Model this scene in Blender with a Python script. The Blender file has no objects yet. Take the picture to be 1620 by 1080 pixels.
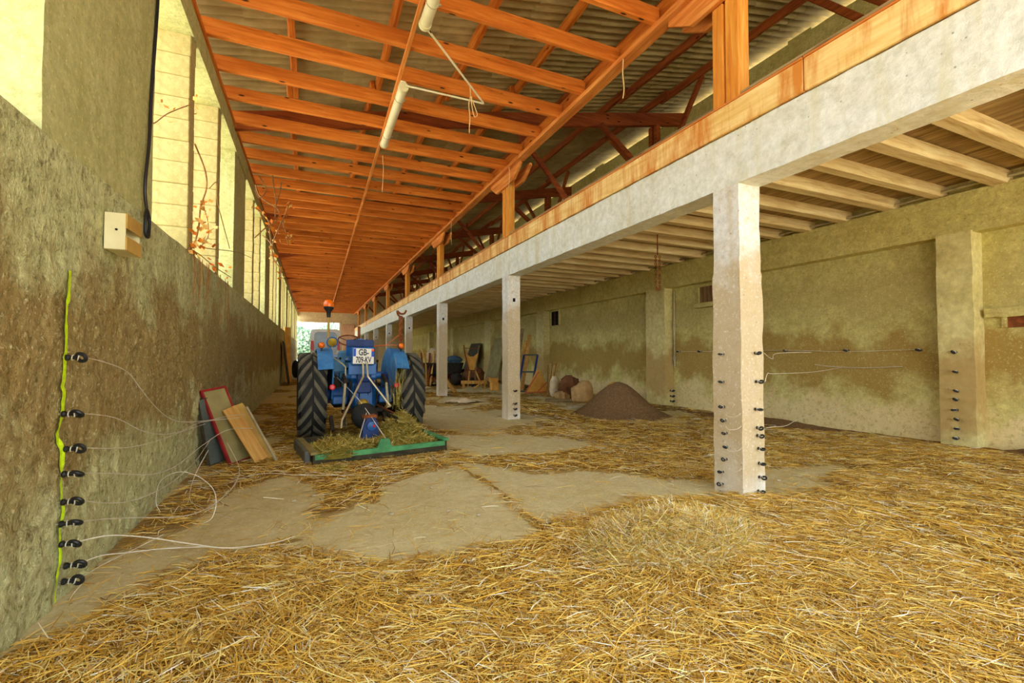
import bpy, math, random
import numpy as np
from mathutils import Vector, Matrix, Euler
random.seed(7)
rng = np.random.default_rng(11)
SC = bpy.context.scene
COL = SC.collection
PI = math.pi

# ------------------------------------------------------------------ camera, sky, exposure
CAM_H = 1.45
cam_d = bpy.data.cameras.new('camera')
cam_d.sensor_width = 36.0
cam_d.lens = 722.0 / 1620.0 * 36.0
cam_d.clip_start, cam_d.clip_end = 0.05, 400
cam = bpy.data.objects.new('camera', cam_d)
COL.objects.link(cam)
cam.location = (0, 0, CAM_H)
cam.rotation_euler = (math.radians(90 + 1.587), 0, math.radians(-23.64))
SC.camera = cam

world = bpy.data.worlds.new('sky')
SC.world = world
world.use_nodes = True
bg = world.node_tree.nodes['Background']
bg.inputs['Color'].default_value = (0.84, 0.93, 1.0, 1)
bg.inputs['Strength'].default_value = 1.7
sun_d = bpy.data.lights.new('sun', 'SUN'); sun_d.energy = 6.5; sun_d.angle = math.radians(1.0); sun_d.color = (1.0, .96, .88)
sun = bpy.data.objects.new('sun', sun_d); COL.objects.link(sun)
_e, _a = math.radians(60), math.radians(20)          # high sun behind the photographer's left shoulder
sun.rotation_euler = Vector((math.sin(_a) * math.cos(_e), math.cos(_a) * math.cos(_e), -math.sin(_e))).to_track_quat('-Z', 'Y').to_euler()
SC.view_settings.view_transform = 'Standard'
SC.view_settings.look = 'None'
SC.view_settings.exposure = 1.6
SC.view_settings.gamma = 1.0
SC.view_settings.use_curve_mapping = False
SC.cycles.max_bounces = 10
SC.cycles.diffuse_bounces = 8

# ------------------------------------------------------------------ numpy noise
def _h(ix, iy, iz, s):
    n = (ix * 374761393 + iy * 668265263 + iz * 2147483647 + s * 1274126177) & 0xFFFFFFFF
    n = ((n ^ (n >> 13)) * 1274126177) & 0xFFFFFFFF
    n = n ^ (n >> 16)
    return (n & 0xFFFF) / 65535.0
def vn(x, y, z=0.0, s=0):
    x, y, z = np.broadcast_arrays(np.asarray(x, float), np.asarray(y, float), np.asarray(z, float))
    ix, iy, iz = np.floor(x).astype(np.int64), np.floor(y).astype(np.int64), np.floor(z).astype(np.int64)
    fx, fy, fz = x - ix, y - iy, z - iz
    fx, fy, fz = [f * f * (3 - 2 * f) for f in (fx, fy, fz)]
    r = 0
    for dx in (0, 1):
        for dy in (0, 1):
            for dz in (0, 1):
                w = (fx if dx else 1 - fx) * (fy if dy else 1 - fy) * (fz if dz else 1 - fz)
                r = r + w * _h(ix + dx, iy + dy, iz + dz, s)
    return r
def fbm(x, y, z=0.0, s=0, o=4):
    r, a, f, t = 0, 1.0, 1.0, 0
    for k in range(o):
        r = r + a * vn(np.asarray(x) * f, np.asarray(y) * f, np.asarray(z) * f, s + k)
        t += a; a *= .5; f *= 2.03
    return r / t          # 0..1

# ------------------------------------------------------------------ mesh builder
class MB:
    def __init__(self):
        self.v = []; self.f = []; self.m = None
    def add(self, vs, fs):
        o = len(self.v)
        if self.m is not None:
            vs = [self.m @ Vector(p) for p in vs]
        self.v.extend([tuple(p) for p in vs])
        self.f.extend([tuple(i + o for i in f) for f in fs])
        return self
    def convex(self, vs, fs):
        c = Vector((0, 0, 0))
        vs = [Vector(p) for p in vs]
        for p in vs: c += p
        c /= len(vs)
        out = []
        for f in fs:
            a = Vector((0, 0, 0)); n = len(f)
            for i in range(n):
                p, q = vs[f[i]], vs[f[(i + 1) % n]]
                a += (p - c).cross(q - c)
            m = sum((vs[i] for i in f), Vector((0, 0, 0))) / n - c
            out.append(tuple(f) if a.dot(m) >= 0 else tuple(reversed(f)))
        return self.add(vs, out)
    def box(self, x0, x1, y0, y1, z0, z1, b=0.0):
        c = ((x0 + x1) / 2, (y0 + y1) / 2, (z0 + z1) / 2)
        h = (abs(x1 - x0) / 2, abs(y1 - y0) / 2, abs(z1 - z0) / 2)
        if b <= 0:
            vs = [(c[0] + sx * h[0], c[1] + sy * h[1], c[2] + sz * h[2]) for sx in (-1, 1) for sy in (-1, 1) for sz in (-1, 1)]
            fs = [(0, 1, 3, 2), (4, 6, 7, 5), (0, 4, 5, 1), (2, 3, 7, 6), (0, 2, 6, 4), (1, 5, 7, 3)]
            return self.convex(vs, fs)
        b = min(b, min(h) * .9)
        vs, ix = [], {}
        for sx in (-1, 1):
            for sy in (-1, 1):
                for sz in (-1, 1):
                    s = (sx, sy, sz)
                    for a in range(3):
                        ix[(s, a)] = len(vs)
                        vs.append(tuple(c[k] + s[k] * (h[k] - (0 if k == a else b)) for k in range(3)))
        fs = []
        def sg(a, sa, bb, sb, cc, sc):
            s = [0, 0, 0]; s[a] = sa; s[bb] = sb; s[cc] = sc
            return tuple(s)
        for a in range(3):
            p, q = (a + 1) % 3, (a + 2) % 3
            for s in (-1, 1):
                fs.append([ix[(sg(a, s, p, i, q, j), a)] for i, j in ((-1, -1), (1, -1), (1, 1), (-1, 1))])
            for s in (-1, 1):
                for t in (-1, 1):
                    fs.append([ix[(sg(a, s, p, t, q, -1), a)], ix[(sg(a, s, p, t, q, 1), a)], ix[(sg(a, s, p, t, q, 1), p)], ix[(sg(a, s, p, t, q, -1), p)]])
        for sx in (-1, 1):
            for sy in (-1, 1):
                for sz in (-1, 1):
                    fs.append([ix[((sx, sy, sz), a)] for a in range(3)])
        return self.convex(vs, fs)
    def bar(self, p, q, w, h, b=0.0, up=(0, 0, 1)):
        """box beam from p to q, w wide, h high"""
        p, q = Vector(p), Vector(q); d = (q - p); L = d.length; d.normalize()
        u = Vector(up)
        if abs(d.dot(u)) > .98: u = Vector((0, 1, 0))
        s = d.cross(u).normalized(); u = s.cross(d)
        M0 = self.m
        m = Matrix((( s.x, d.x, u.x, p.x), (s.y, d.y, u.y, p.y), (s.z, d.z, u.z, p.z), (0, 0, 0, 1)))
        self.m = m if M0 is None else M0 @ m
        self.box(-w / 2, w / 2, 0, L, -h / 2, h / 2, b)
        self.m = M0
        return self
    def prism(self, poly, d0, d1, axis='x'):
        """polygon (2D) extruded along axis from d0 to d1 (convex or simple)"""
        n = len(poly)
        def P(a, d):
            if axis == 'x': return (d, a[0], a[1])
            if axis == 'y': return (a[0], d, a[1])
            return (a[0], a[1], d)
        vs = [P(a, d0) for a in poly] + [P(a, d1) for a in poly]
        fs = [tuple(range(n)), tuple(reversed(range(n, 2 * n)))]
        fs += [(i, i + n, (i + 1) % n + n, (i + 1) % n) for i in range(n)]
        ar = sum(poly[i][0] * poly[(i + 1) % n][1] - poly[(i + 1) % n][0] * poly[i][1] for i in range(n))
        flip = (ar > 0) == (d1 > d0)
        if axis == 'y': flip = not flip
        if not flip: fs = [tuple(reversed(f)) for f in fs]
        return self.add(vs, fs)
    def tube(self, pts, r, n=6, smooth=0, cap=True):
        pts = [Vector(p) for p in pts]
        rs = r if isinstance(r, (list, tuple)) else [r] * len(pts)
        if smooth: pts, rs = catmull(pts, rs, smooth)
        N = len(pts); vs = []; fs = []
        u = None
        for i in range(N):
            t = (pts[min(i + 1, N - 1)] - pts[max(i - 1, 0)])
            if t.length < 1e-9: t = Vector((0, 0, 1))
            t.normalize()
            if u is None:
                a = Vector((0, 0, 1)) if abs(t.z) < .9 else Vector((1, 0, 0))
                u = t.cross(a).normalized()
            u = (u - t * u.dot(t)).normalized(); w = t.cross(u)
            for k in range(n):
                a = 2 * PI * k / n
                vs.append(pts[i] + (u * math.cos(a) + w * math.sin(a)) * rs[i])
        for i in range(N - 1):
            for k in range(n):
                fs.append((i * n + k, i * n + (k + 1) % n, (i + 1) * n + (k + 1) % n, (i + 1) * n + k))
        if cap:
            fs.append(tuple(reversed(range(n)))); fs.append(tuple(range((N - 1) * n, N * n)))
        return self.add(vs, fs)
    def lathe(self, prof, n=20, M=None):
        """profile [(r, h)] turned round local z, then placed by matrix M"""
        vs, fs = [], []
        for r, h in prof:
            for k in range(n):
                a = 2 * PI * k / n
                p = Vector((r * math.cos(a), r * math.sin(a), h))
                vs.append(M @ p if M is not None else p)
        for i in range(len(prof) - 1):
            for k in range(n):
                fs.append((i * n + k, i * n + (k + 1) % n, (i + 1) * n + (k + 1) % n, (i + 1) * n + k))
        if prof[0][0] > 1e-6: fs.append(tuple(reversed(range(n))))
        if prof[-1][0] > 1e-6: fs.append(tuple(range((len(prof) - 1) * n, len(prof) * n)))
        return self.add(vs, fs)
    def ball(self, c, r, n=12, sq=(1, 1, 1)):
        c = Vector(c); m = n // 2
        prof = [(max(r * math.sin(PI * i / m), 1e-5), -r * math.cos(PI * i / m)) for i in range(m + 1)]
        return self.lathe(prof, n, Matrix.Translation(c) @ Matrix.Diagonal((sq[0], sq[1], sq[2], 1)))
    def torus(self, c, R, r, axis=(0, 0, 1), n=16, m=8):
        q = Vector((0, 0, 1)).rotation_difference(Vector(axis)).to_matrix()
        c = Vector(c); vs = []; fs = []
        for i in range(n):
            a = 2 * PI * i / n
            for j in range(m):
                b = 2 * PI * j / m
                vs.append(c + q @ Vector(((R + r * math.cos(b)) * math.cos(a), (R + r * math.cos(b)) * math.sin(a), r * math.sin(b))))
        for i in range(n):
            for j in range(m):
                fs.append((i * m + j, ((i + 1) % n) * m + j, ((i + 1) % n) * m + (j + 1) % m, i * m + (j + 1) % m))
        return self.add(vs, fs)
    def rough(self, x0, x1, y0, y1, z0, z1, st=.1, amp=.008, fr=6.0, seed=0):
        """box whose faces are gridded and pushed about by noise (edges stay closed)"""
        lo, hi = (x0, y0, z0), (x1, y1, z1)
        for a in range(3):
            p, q = (a + 1) % 3, (a + 2) % 3
            np_, nq = max(1, int(round((hi[p] - lo[p]) / st))), max(1, int(round((hi[q] - lo[q]) / st)))
            P, Q = np.meshgrid(np.linspace(lo[p], hi[p], np_ + 1), np.linspace(lo[q], hi[q], nq + 1), indexing='ij')
            for s in (0, 1):
                c = [None] * 3
                c[a] = np.full(P.shape, (lo, hi)[s][a]); c[p] = P; c[q] = Q
                X, Y, Z = [k.ravel() for k in c]
                d = [(fbm(X * fr, Y * fr, Z * fr, seed + 31 * k, 3) - .5) * 2 * amp for k in range(3)]
                V = np.stack([X + d[0], Y + d[1], Z + d[2]], 1)
                I = np.arange(len(X)).reshape(P.shape)
                A, B, C, D = I[:-1, :-1].ravel(), I[1:, :-1].ravel(), I[1:, 1:].ravel(), I[:-1, 1:].ravel()
                F = np.stack([A, B, C, D] if s else [D, C, B, A], 1)
                self.add([tuple(v) for v in V], [tuple(f) for f in F.tolist()])
        return self

def catmull(pts, rs, k):
    P = [pts[0]] + list(pts) + [pts[-1]]; R = [rs[0]] + list(rs) + [rs[-1]]
    o, ro = [], []
    for i in range(1, len(P) - 2):
        for j in range(k):
            t = j / k
            a, b, c, d = P[i - 1], P[i], P[i + 1], P[i + 2]
            o.append(.5 * ((2 * b) + (c - a) * t + (2 * a - 5 * b + 4 * c - d) * t * t + (3 * b - a - 3 * c + d) * t ** 3))
            ro.append(R[i] + (R[i + 1] - R[i]) * t)
    o.append(P[-2]); ro.append(R[-2])
    return o, ro

def link(name, mesh, mat=None, parent=None, loc=(0, 0, 0)):
    o = bpy.data.objects.new(name, mesh)
    COL.objects.link(o)
    o.location = loc
    if mat is not None and mesh is not None:
        if not mesh.materials: mesh.materials.append(mat)
    if parent is not None: o.parent = parent
    return o
def mesh_of(name, mb, smooth=False, off=None):
    me = bpy.data.meshes.new(name)
    v = mb.v
    if off is not None: v = [(p[0] - off[0], p[1] - off[1], p[2] - off[2]) for p in v]
    me.from_pydata(v, [], mb.f)
    if smooth:
        me.polygons.foreach_set('use_smooth', [True] * len(me.polygons))
        me.set_sharp_from_angle(angle=math.radians(40))
    me.update()
    return me
def obj(name, mb, mat, parent=None, origin=None, smooth=False, world=False):
    """one mesh object. world: vertices are world coordinates, moved into the (unrotated) parent's frame"""
    off = origin
    if world and parent is not None: off = parent.location
    o = link(name, mesh_of(name, mb, smooth, off), mat, parent, origin if (origin is not None and parent is None) else (0, 0, 0))
    return o
def tag(o, label, cat, group=None, kind=None):
    o['label'] = label; o['category'] = cat
    if group: o['group'] = group
    if kind: o['kind'] = kind
    return o
def thing(name, label, cat, loc=(0, 0, 0), rz=0.0, group=None):
    o = link(name, None, None, None, loc)
    o.rotation_euler = (0, 0, rz); o.empty_display_size = .1
    return tag(o, label, cat, group)
def struct(name, mb, mat, smooth=False):
    o = obj(name, mb, mat, smooth=smooth); o['kind'] = 'structure'
    return o
def np_mesh(name, V, F, mat, col=None, loc=(0, 0, 0), smooth=False, parent=None):
    """fast mesh from arrays: V (n,3), F (m,4)"""
    me = bpy.data.meshes.new(name)
    V = np.ascontiguousarray(V, np.float32); F = np.ascontiguousarray(F, np.int32)
    k = F.shape[1]
    me.vertices.add(len(V)); me.vertices.foreach_set('co', V.ravel())
    me.loops.add(F.size); me.loops.foreach_set('vertex_index', F.ravel())
    me.polygons.add(len(F)); me.polygons.foreach_set('loop_start', np.arange(0, F.size, k, dtype=np.int32))
    me.polygons.foreach_set('use_smooth', np.full(len(F), smooth))
    me.update(calc_edges=True)
    if col is not None:
        a = me.color_attributes.new('Col', 'FLOAT_COLOR', 'POINT')
        c = np.ones((len(V), 4), np.float32); c[:, :3] = col
        a.data.foreach_set('color', c.ravel())
    return link(name, me, mat, parent, loc)
ORD = ['topmost', 'second from the top', 'third from the top', 'fourth from the top', 'fifth from the top', 'sixth from the top', 'seventh from the top', 'second lowest', 'lowest']

# ------------------------------------------------------------------ materials
MATS = {}
def srgb(c):
    return tuple(((x / 255) / 12.92 if x / 255 <= .04045 else ((x / 255 + .055) / 1.055) ** 2.4) for x in c) + (1,)
class NT:
    def __init__(self, name):
        self.m = bpy.data.materials.new(name); self.m.use_nodes = True
        self.t = self.m.node_tree; self.b = self.t.nodes['Principled BSDF']
    def n(self, typ, **kw):
        nd = self.t.nodes.new(typ)
        for k, v in kw.items():
            if k in nd.inputs.keys(): nd.inputs[k].default_value = v
            else: setattr(nd, k, v)
        return nd
    def l(self, a, b): self.t.links.new(a, b)
    def coords(self, stretch=(1, 1, 1), rand=True):
        tc = self.n('ShaderNodeTexCoord')
        mp = self.n('ShaderNodeMapping'); mp.inputs['Scale'].default_value = stretch
        if rand:
            oi = self.n('ShaderNodeObjectInfo')
            mu = self.n('ShaderNodeMath', operation='MULTIPLY'); mu.inputs[1].default_value = 61.7
            self.l(oi.outputs['Random'], mu.inputs[0])
            ad = self.n('ShaderNodeVectorMath', operation='ADD')
            self.l(tc.outputs['Object'], ad.inputs[0]); self.l(mu.outputs[0], ad.inputs[1])
            self.l(ad.outputs[0], mp.inputs['Vector'])
        else: self.l(tc.outputs['Object'], mp.inputs['Vector'])
        return mp.outputs['Vector']
    def noise(self, vec, scale, detail=6, rough=.6, dist=0.0):
        nd = self.n('ShaderNodeTexNoise')
        nd.inputs['Scale'].default_value = scale; nd.inputs['Detail'].default_value = detail
        nd.inputs['Roughness'].default_value = rough; nd.inputs['Distortion'].default_value = dist
        self.l(vec, nd.inputs['Vector']); return nd.outputs['Fac']
    def ramp(self, fac, stops):
        r = self.n('ShaderNodeValToRGB'); e = r.color_ramp.elements
        while len(e) < len(stops): e.new(.5)
        for i, (p, c) in enumerate(stops):
            e[i].position = p; e[i].color = c if len(c) == 4 else tuple(c) + (1,)
        self.l(fac, r.inputs['Fac']); return r.outputs['Color']
    def mix(self, fac, a, b, mode='MIX'):
        x = self.n('ShaderNodeMix', data_type='RGBA', blend_type=mode)
        if isinstance(fac, (int, float)): x.inputs[0].default_value = fac
        else: self.l(fac, x.inputs[0])
        for s, i in ((a, 6), (b, 7)):
            if isinstance(s, tuple): x.inputs[i].default_value = s if len(s) == 4 else s + (1,)
            else: self.l(s, x.inputs[i])
        return x.outputs[2]
    def bump(self, h, st=.3, dist=.02, prev=None):
        b = self.n('ShaderNodeBump'); b.inputs['Strength'].default_value = st; b.inputs['Distance'].default_value = dist
        self.l(h, b.inputs['Height'])
        if prev is not None: self.l(prev, b.inputs['Normal'])
        return b.outputs['Normal']
    def out(self, col, normal=None, rough=.9, metal=0.0, spec=.25):
        if isinstance(col, tuple): self.b.inputs['Base Color'].default_value = col if len(col) == 4 else col + (1,)
        else: self.l(col, self.b.inputs['Base Color'])
        if normal is not None: self.l(normal, self.b.inputs['Normal'])
        self.b.inputs['Roughness'].default_value = rough; self.b.inputs['Metallic'].default_value = metal
        self.b.inputs['Specular IOR Level'].default_value = spec
        return self.m
B, Wt = (0, 0, 0, 1), (1, 1, 1, 1)
def plain(name, c, c2=None, scale=8, rough=.7, metal=0.0, bump=.15, spec=.3, stretch=(1, 1, 1)):
    k = NT(name); v = k.coords(stretch)
    f = k.noise(v, scale)
    c2 = c2 or tuple(x * .7 for x in c)
    col = k.ramp(f, [(.3, srgb(c2)), (.65, srgb(c))])
    nb = k.bump(k.noise(v, scale * 6, 4), bump, .01)
    MATS[name] = k.out(col, nb, rough, metal, spec); return MATS[name]
def wood(name, c_light, c_mid, c_dark, axis=0, knots=True, rough=.75, scale=1.0):
    k = NT(name)
    st = [9, 9, 9]; st[axis] = .7
    v = k.coords(tuple(s * scale for s in st))
    g = k.noise(v, 2.0, 8, .65, .6)
    col = k.ramp(g, [(.28, srgb(c_dark)), (.48, srgb(c_mid)), (.68, srgb(c_light))])
    st2 = [1.2, 1.2, 1.2]; st2[axis] = .5
    big = k.noise(k.coords(tuple(st2)), 1.3, 3)
    col = k.mix(k.ramp(big, [(.35, (.45, .45, .45, 1)), (.6, B)]), col, srgb(c_dark))
    if knots:
        s3 = [7, 7, 7]; s3[axis] = 2.2
        vo = k.n('ShaderNodeTexVoronoi'); vo.inputs['Scale'].default_value = 1.0
        k.l(k.coords(tuple(s3)), vo.inputs['Vector'])
        col = k.mix(k.ramp(vo.outputs['Distance'], [(.07, Wt), (.13, B)]), col, srgb(tuple(x * .35 for x in c_dark)))
    nb = k.bump(g, .25, .006)
    MATS[name] = k.out(col, nb, rough, 0, .25); return MATS[name]

def concrete(name, c, c2, stain=None, z_stain=None, scale=2.0, bump=.5, fine=45, drips=None, speck=None, bd=.02):
    """mottled concrete; stain = colour laid in a noisy band of heights z_stain = (z0, z1)"""
    k = NT(name); v = k.coords((1, 1, 1), False)
    n1 = k.noise(v, scale, 8, .65); n2 = k.noise(v, scale * 6, 6, .7)
    col = k.ramp(n1, [(.32, srgb(c2)), (.62, srgb(c))])
    col = k.mix(.35, col, k.ramp(n2, [(.3, srgb(tuple(x * .62 for x in c2))), (.7, srgb(tuple(min(255, x * 1.12) for x in c)))]))
    if stain:
        for (sc, z0, z1, amt, sd) in stain:
            tc = k.n('ShaderNodeTexCoord'); sp = k.n('ShaderNodeSeparateXYZ'); k.l(tc.outputs['Object'], sp.inputs[0])
            mp = k.n('ShaderNodeMapping'); mp.inputs['Location'].default_value = (sd, sd, sd); k.l(tc.outputs['Object'], mp.inputs['Vector'])
            nn = k.noise(mp.outputs['Vector'], 1.3, 9, .68)
            ma = k.n('ShaderNodeMath', operation='MULTIPLY_ADD'); ma.inputs[1].default_value = 2.2; k.l(nn, ma.inputs[0]); k.l(sp.outputs['Z'], ma.inputs[2])
            mr = k.n('ShaderNodeMapRange'); mr.inputs['From Min'].default_value = z0 + 1.1 - .22; mr.inputs['From Max'].default_value = z0 + 1.1 + .14; k.l(ma.outputs[0], mr.inputs['Value'])
            mr2 = k.n('ShaderNodeMapRange'); mr2.inputs['From Min'].default_value = z1 + 1.1 + .22; mr2.inputs['From Max'].default_value = z1 + 1.1 - .14; k.l(ma.outputs[0], mr2.inputs['Value'])
            mm = k.n('ShaderNodeMath', operation='MULTIPLY'); k.l(mr.outputs[0], mm.inputs[0]); k.l(mr2.outputs[0], mm.inputs[1])
            m3 = k.n('ShaderNodeMath', operation='MULTIPLY'); m3.inputs[1].default_value = amt; k.l(mm.outputs[0], m3.inputs[0])
            col = k.mix(m3.outputs[0], col, srgb(sc))
    if drips:
        dv = k.coords((3.0, 3.0, .35), False)
        col = k.mix(k.ramp(k.noise(dv, 1.5, 6), [(.52, B), (.72, (.75, .75, .75, 1))]), col, srgb(drips))
    if speck:
        sv = k.noise(v, 16, 7, .75)
        col = k.mix(k.ramp(sv, [(.50, B), (.68, (.8, .8, .8, 1))]), col, srgb(speck))
        col = k.mix(k.ramp(k.noise(v, 34, 4, .7), [(.56, B), (.72, (.55, .55, .55, 1))]), col, srgb(tuple(min(255, q * 1.25) for q in c)))
    # small pits
    vo = k.n('ShaderNodeTexVoronoi'); vo.inputs['Scale'].default_value = 9; k.l(v, vo.inputs['Vector'])
    pit = k.ramp(vo.outputs['Distance'], [(.03, (.8, .8, .8, 1)), (.09, B)])
    col = k.mix(pit, col, srgb(tuple(x * .55 for x in c2)))
    nb = k.bump(k.noise(v, fine, 5, .7), bump, .008)
    nb = k.bump(n2, bump, bd, nb)
    MATS[name] = k.out(col, nb, .95, 0, .15); return MATS[name]
def attr_mat(name, rough=.8, noise_amt=.25, scale=30, spec=.2):
    k = NT(name); a = k.n('ShaderNodeVertexColor'); a.layer_name = 'Col'
    f = k.noise(k.coords((1, 1, 1), False), scale, 6, .7)
    col = k.mix(1.0, a.outputs['Color'], k.ramp(f, [(.25, (1 - noise_amt,) * 3), (.75, (1.0,) * 3)]), 'MULTIPLY')
    MATS[name] = k.out(col, k.bump(f, .35, .01), rough, 0, spec); return MATS[name]

concrete('wall_l', (218, 218, 160), (176, 174, 116), [((146, 108, 46), .85, 2.0, .7, 3.0), ((196, 196, 144), -.5, .4, .6, 9.0)], scale=1.6, bump=1.0, fine=28, speck=(96, 84, 42), bd=.05)
concrete('post_c', (198, 196, 136), (172, 170, 110), scale=2.2, bump=.45, drips=(168, 166, 104), speck=(156, 152, 94))
concrete('fin_c', (192, 176, 118), (176, 156, 92), scale=3, bump=.35, fine=60)
concrete('wall_r', (224, 214, 138), (190, 176, 98), [((158, 124, 56), .9, 1.75, .85, 5.0), ((236, 212, 160), -.3, .5, .75, 2.0), ((160, 134, 80), 2.2, 2.9, .35, 12.)], scale=1.3, bump=.5, speck=(176, 150, 88))
concrete('pil_c', (230, 218, 152), (200, 182, 112), [((176, 140, 82), .3, 1.5, .7, 1.0)], scale=1.8, bump=.4)
concrete('beam_c', (240, 242, 226), (222, 220, 190), scale=2.0, bump=.6, drips=(206, 198, 150))
concrete('col_c', (240, 240, 232), (222, 214, 188), [((190, 164, 112), .3, 2.3, .75, 4.0), ((226, 218, 196), -.4, .25, .5, 8.)], scale=2.0, bump=.6, drips=(198, 176, 126), speck=(206, 190, 150))
concrete('end_c', (236, 216, 176), (214, 190, 146), scale=1.5, bump=.3)
concrete('floor_c', (240, 234, 188), (212, 202, 146), [((178, 158, 100), -2, 2, .4, 6.0)], scale=1.6, bump=.5, speck=(198, 182, 126))
wood('joist_w', (238, 150, 62), (218, 122, 38), (172, 86, 22), 0)
wood('purlin_w', (236, 150, 58), (212, 116, 34), (160, 76, 18), 1)
wood('dark_w', (176, 92, 36), (146, 68, 22), (104, 44, 12), 0)
wood('dark_wy', (186, 100, 40), (152, 74, 26), (108, 48, 14), 1)
wood('girder_w', (238, 166, 88), (220, 134, 56), (176, 92, 32), 1, False)
wood('post_w', (238, 180, 84), (224, 146, 50), (192, 108, 30), 2, False)
wood('loft_w', (242, 226, 176), (226, 202, 146), (182, 148, 92), 0, False)
wood('loft_plank', (196, 168, 116), (164, 136, 88), (100, 74, 42), 1, False)
wood('pale_w', (226, 186, 110), (206, 156, 76), (156, 106, 44), 2, False)
wood('grey_w', (170, 150, 110), (136, 112, 74), (92, 70, 42), 2, False)
def fascia_mat():
    k = NT('fascia'); v = k.coords((1, 1, 1), False)
    g = k.noise(k.coords((8, .8, 8), False), 2, 7, .6, .4)
    col = k.ramp(g, [(.3, srgb((226, 178, 92))), (.65, srgb((248, 218, 146)))])
    d = k.noise(k.coords((1, 2.6, .5), False), 1.4, 7, .65)
    col = k.mix(k.ramp(d, [(.47, B), (.62, (.9, .9, .9, 1))]), col, srgb((206, 122, 30)))
    d2 = k.noise(k.coords((1, 9, .8), False), 1.4, 5, .65)
    col = k.mix(k.ramp(d2, [(.55, B), (.75, (.6, .6, .6, 1))]), col, srgb((190, 112, 30)))
    MATS['fascia'] = k.out(col, k.bump(g, .2, .005), .6, 0, .3)
fascia_mat()
def roof_mat():
    k = NT('roof_sheet'); v = k.coords()
    a = k.noise(v, 1.2, 7, .6); b = k.noise(k.coords((1.0, 8, 1)), 2, 6, .6)
    col = k.ramp(a, [(.3, srgb((158, 138, 90))), (.65, srgb((196, 176, 124)))])
    col = k.mix(k.ramp(b, [(.45, B), (.75, (.55, .55, .55, 1))]), col, srgb((124, 102, 60)))
    MATS['roof_sheet'] = k.out(col, k.bump(k.noise(v, 50, 4), .2, .004), .9, 0, .15)
roof_mat()
def dirt_mat():
    k = NT('soil'); v = k.coords((1, 1, 1), False)
    col = k.ramp(k.noise(v, 26, 8, .75), [(.3, srgb((98, 76, 52))), (.55, srgb((142, 112, 78))), (.75, srgb((182, 150, 106)))])
    MATS['soil'] = k.out(col, k.bump(k.noise(v, 60, 6, .8), .9, .02), 1, 0, .05)
dirt_mat()
attr_mat('straw', .75, .12, 14, .25)
attr_mat('straw_mat', .95, .55, 60, .1)
attr_mat('leafy', .7, .3, 6, .2)
plain('black_plastic', (34, 33, 32), rough=.45, spec=.4)
plain('steel_wire', (232, 226, 206), (200, 194, 170), rough=.45, metal=.2)
plain('galv', (196, 186, 150), (160, 150, 112), rough=.5, metal=.4)
plain('paint_yellow', (214, 246, 24), (176, 216, 16), scale=40, rough=.8)
plain('cream_plastic', (232, 224, 178), (214, 204, 150), scale=3, rough=.55)
plain('brown_board', (196, 160, 80), (170, 132, 60), scale=4)
plain('dark', (26, 24, 20), rough=.9)
plain('lamp_white', (238, 230, 192), (222, 210, 160), scale=3, rough=.5)
plain('cord', (236, 200, 140), (210, 170, 110), scale=30)
plain('rubber', (40, 40, 37), (26, 27, 26), scale=6, rough=.75, spec=.3)
plain('tread', (112, 106, 86), (70, 68, 58), scale=5, rough=.8)
plain('blue', (28, 104, 176), (18, 74, 132), scale=5, rough=.45, spec=.5)
plain('blue_faded', (104, 160, 190), (60, 120, 168), scale=4, rough=.6)
plain('fender_blue', (64, 132, 186), (30, 94, 156), scale=5, rough=.5, spec=.5)
plain('navy', (32, 62, 122), (22, 42, 86), scale=5, rough=.5)
plain('greasy', (56, 48, 36), (32, 28, 22), scale=8, rough=.7, metal=.2)
plain('orange_lens', (255, 128, 10), (236, 96, 4), rough=.25, spec=.6)
plain('red_lens', (232, 24, 36), (200, 14, 26), rough=.3, spec=.6)
plain('chrome', (214, 200, 160), (180, 166, 128), rough=.35, metal=.6)
plain('brass', (206, 168, 40), (150, 116, 28), rough=.5, metal=.2)
plain('mower_green', (84, 160, 100), (58, 116, 70), scale=6, rough=.55)
plain('mower_dark', (74, 66, 44), (44, 40, 28), scale=8, rough=.8)
plain('rust', (150, 84, 40), (96, 52, 26), scale=14, rough=.9)
plain('plate_white', (244, 242, 232), (232, 230, 216), rough=.5)
plain('plate_blue', (34, 92, 206), (24, 76, 180), rough=.5)
plain('ink', (22, 22, 22), rough=.6)
plain('van_white', (236, 232, 222), (222, 216, 200), scale=2, rough=.4, spec=.5)
plain('van_glass', (92, 104, 72), (70, 82, 56), scale=2, rough=.15, spec=.6)
plain('red_paint', (158, 38, 34), (118, 26, 26), scale=9)
plain('slate_panel', (100, 108, 96), (72, 78, 72), scale=4)
plain('olive_panel', (158, 146, 92), (128, 116, 68), scale=3)
plain('sacking', (206, 172, 116), (170, 134, 84), scale=5, rough=.95)
plain('sack_brown', (128, 84, 52), (92, 58, 34), scale=5, rough=.95)
plain('tarp_white', (232, 216, 180), (196, 172, 128), scale=5, rough=.85)
plain('tarp_blue', (84, 116, 140), (58, 86, 110), scale=5)
plain('orange_board', (232, 178, 84), (206, 146, 60), scale=4)
plain('salmon', (214, 124, 78), (186, 98, 58), scale=4)
plain('orange_strap', (246, 110, 24), (220, 86, 12), rough=.6)
plain('bark', (176, 130, 74), (128, 88, 46), scale=12)
plain('gravel', (214, 206, 186), (186, 178, 154), scale=3, rough=1)
plain('stone', (196, 184, 152), (160, 146, 112), scale=6)

# ------------------------------------------------------------------ the shell
XL, XR, YN, YF = -1.35, 9.35, -3.4, 49.6
mb = MB(); mb.box(-1.9, 9.9, YN, YF + .4, -.25, 0)
floor = struct('floor', mb, MATS['floor_c'])
mb = MB(); mb.box(-60, 70, -45, 110, -.5, -.26)
ground = struct('ground', mb, MATS['gravel'])

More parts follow.
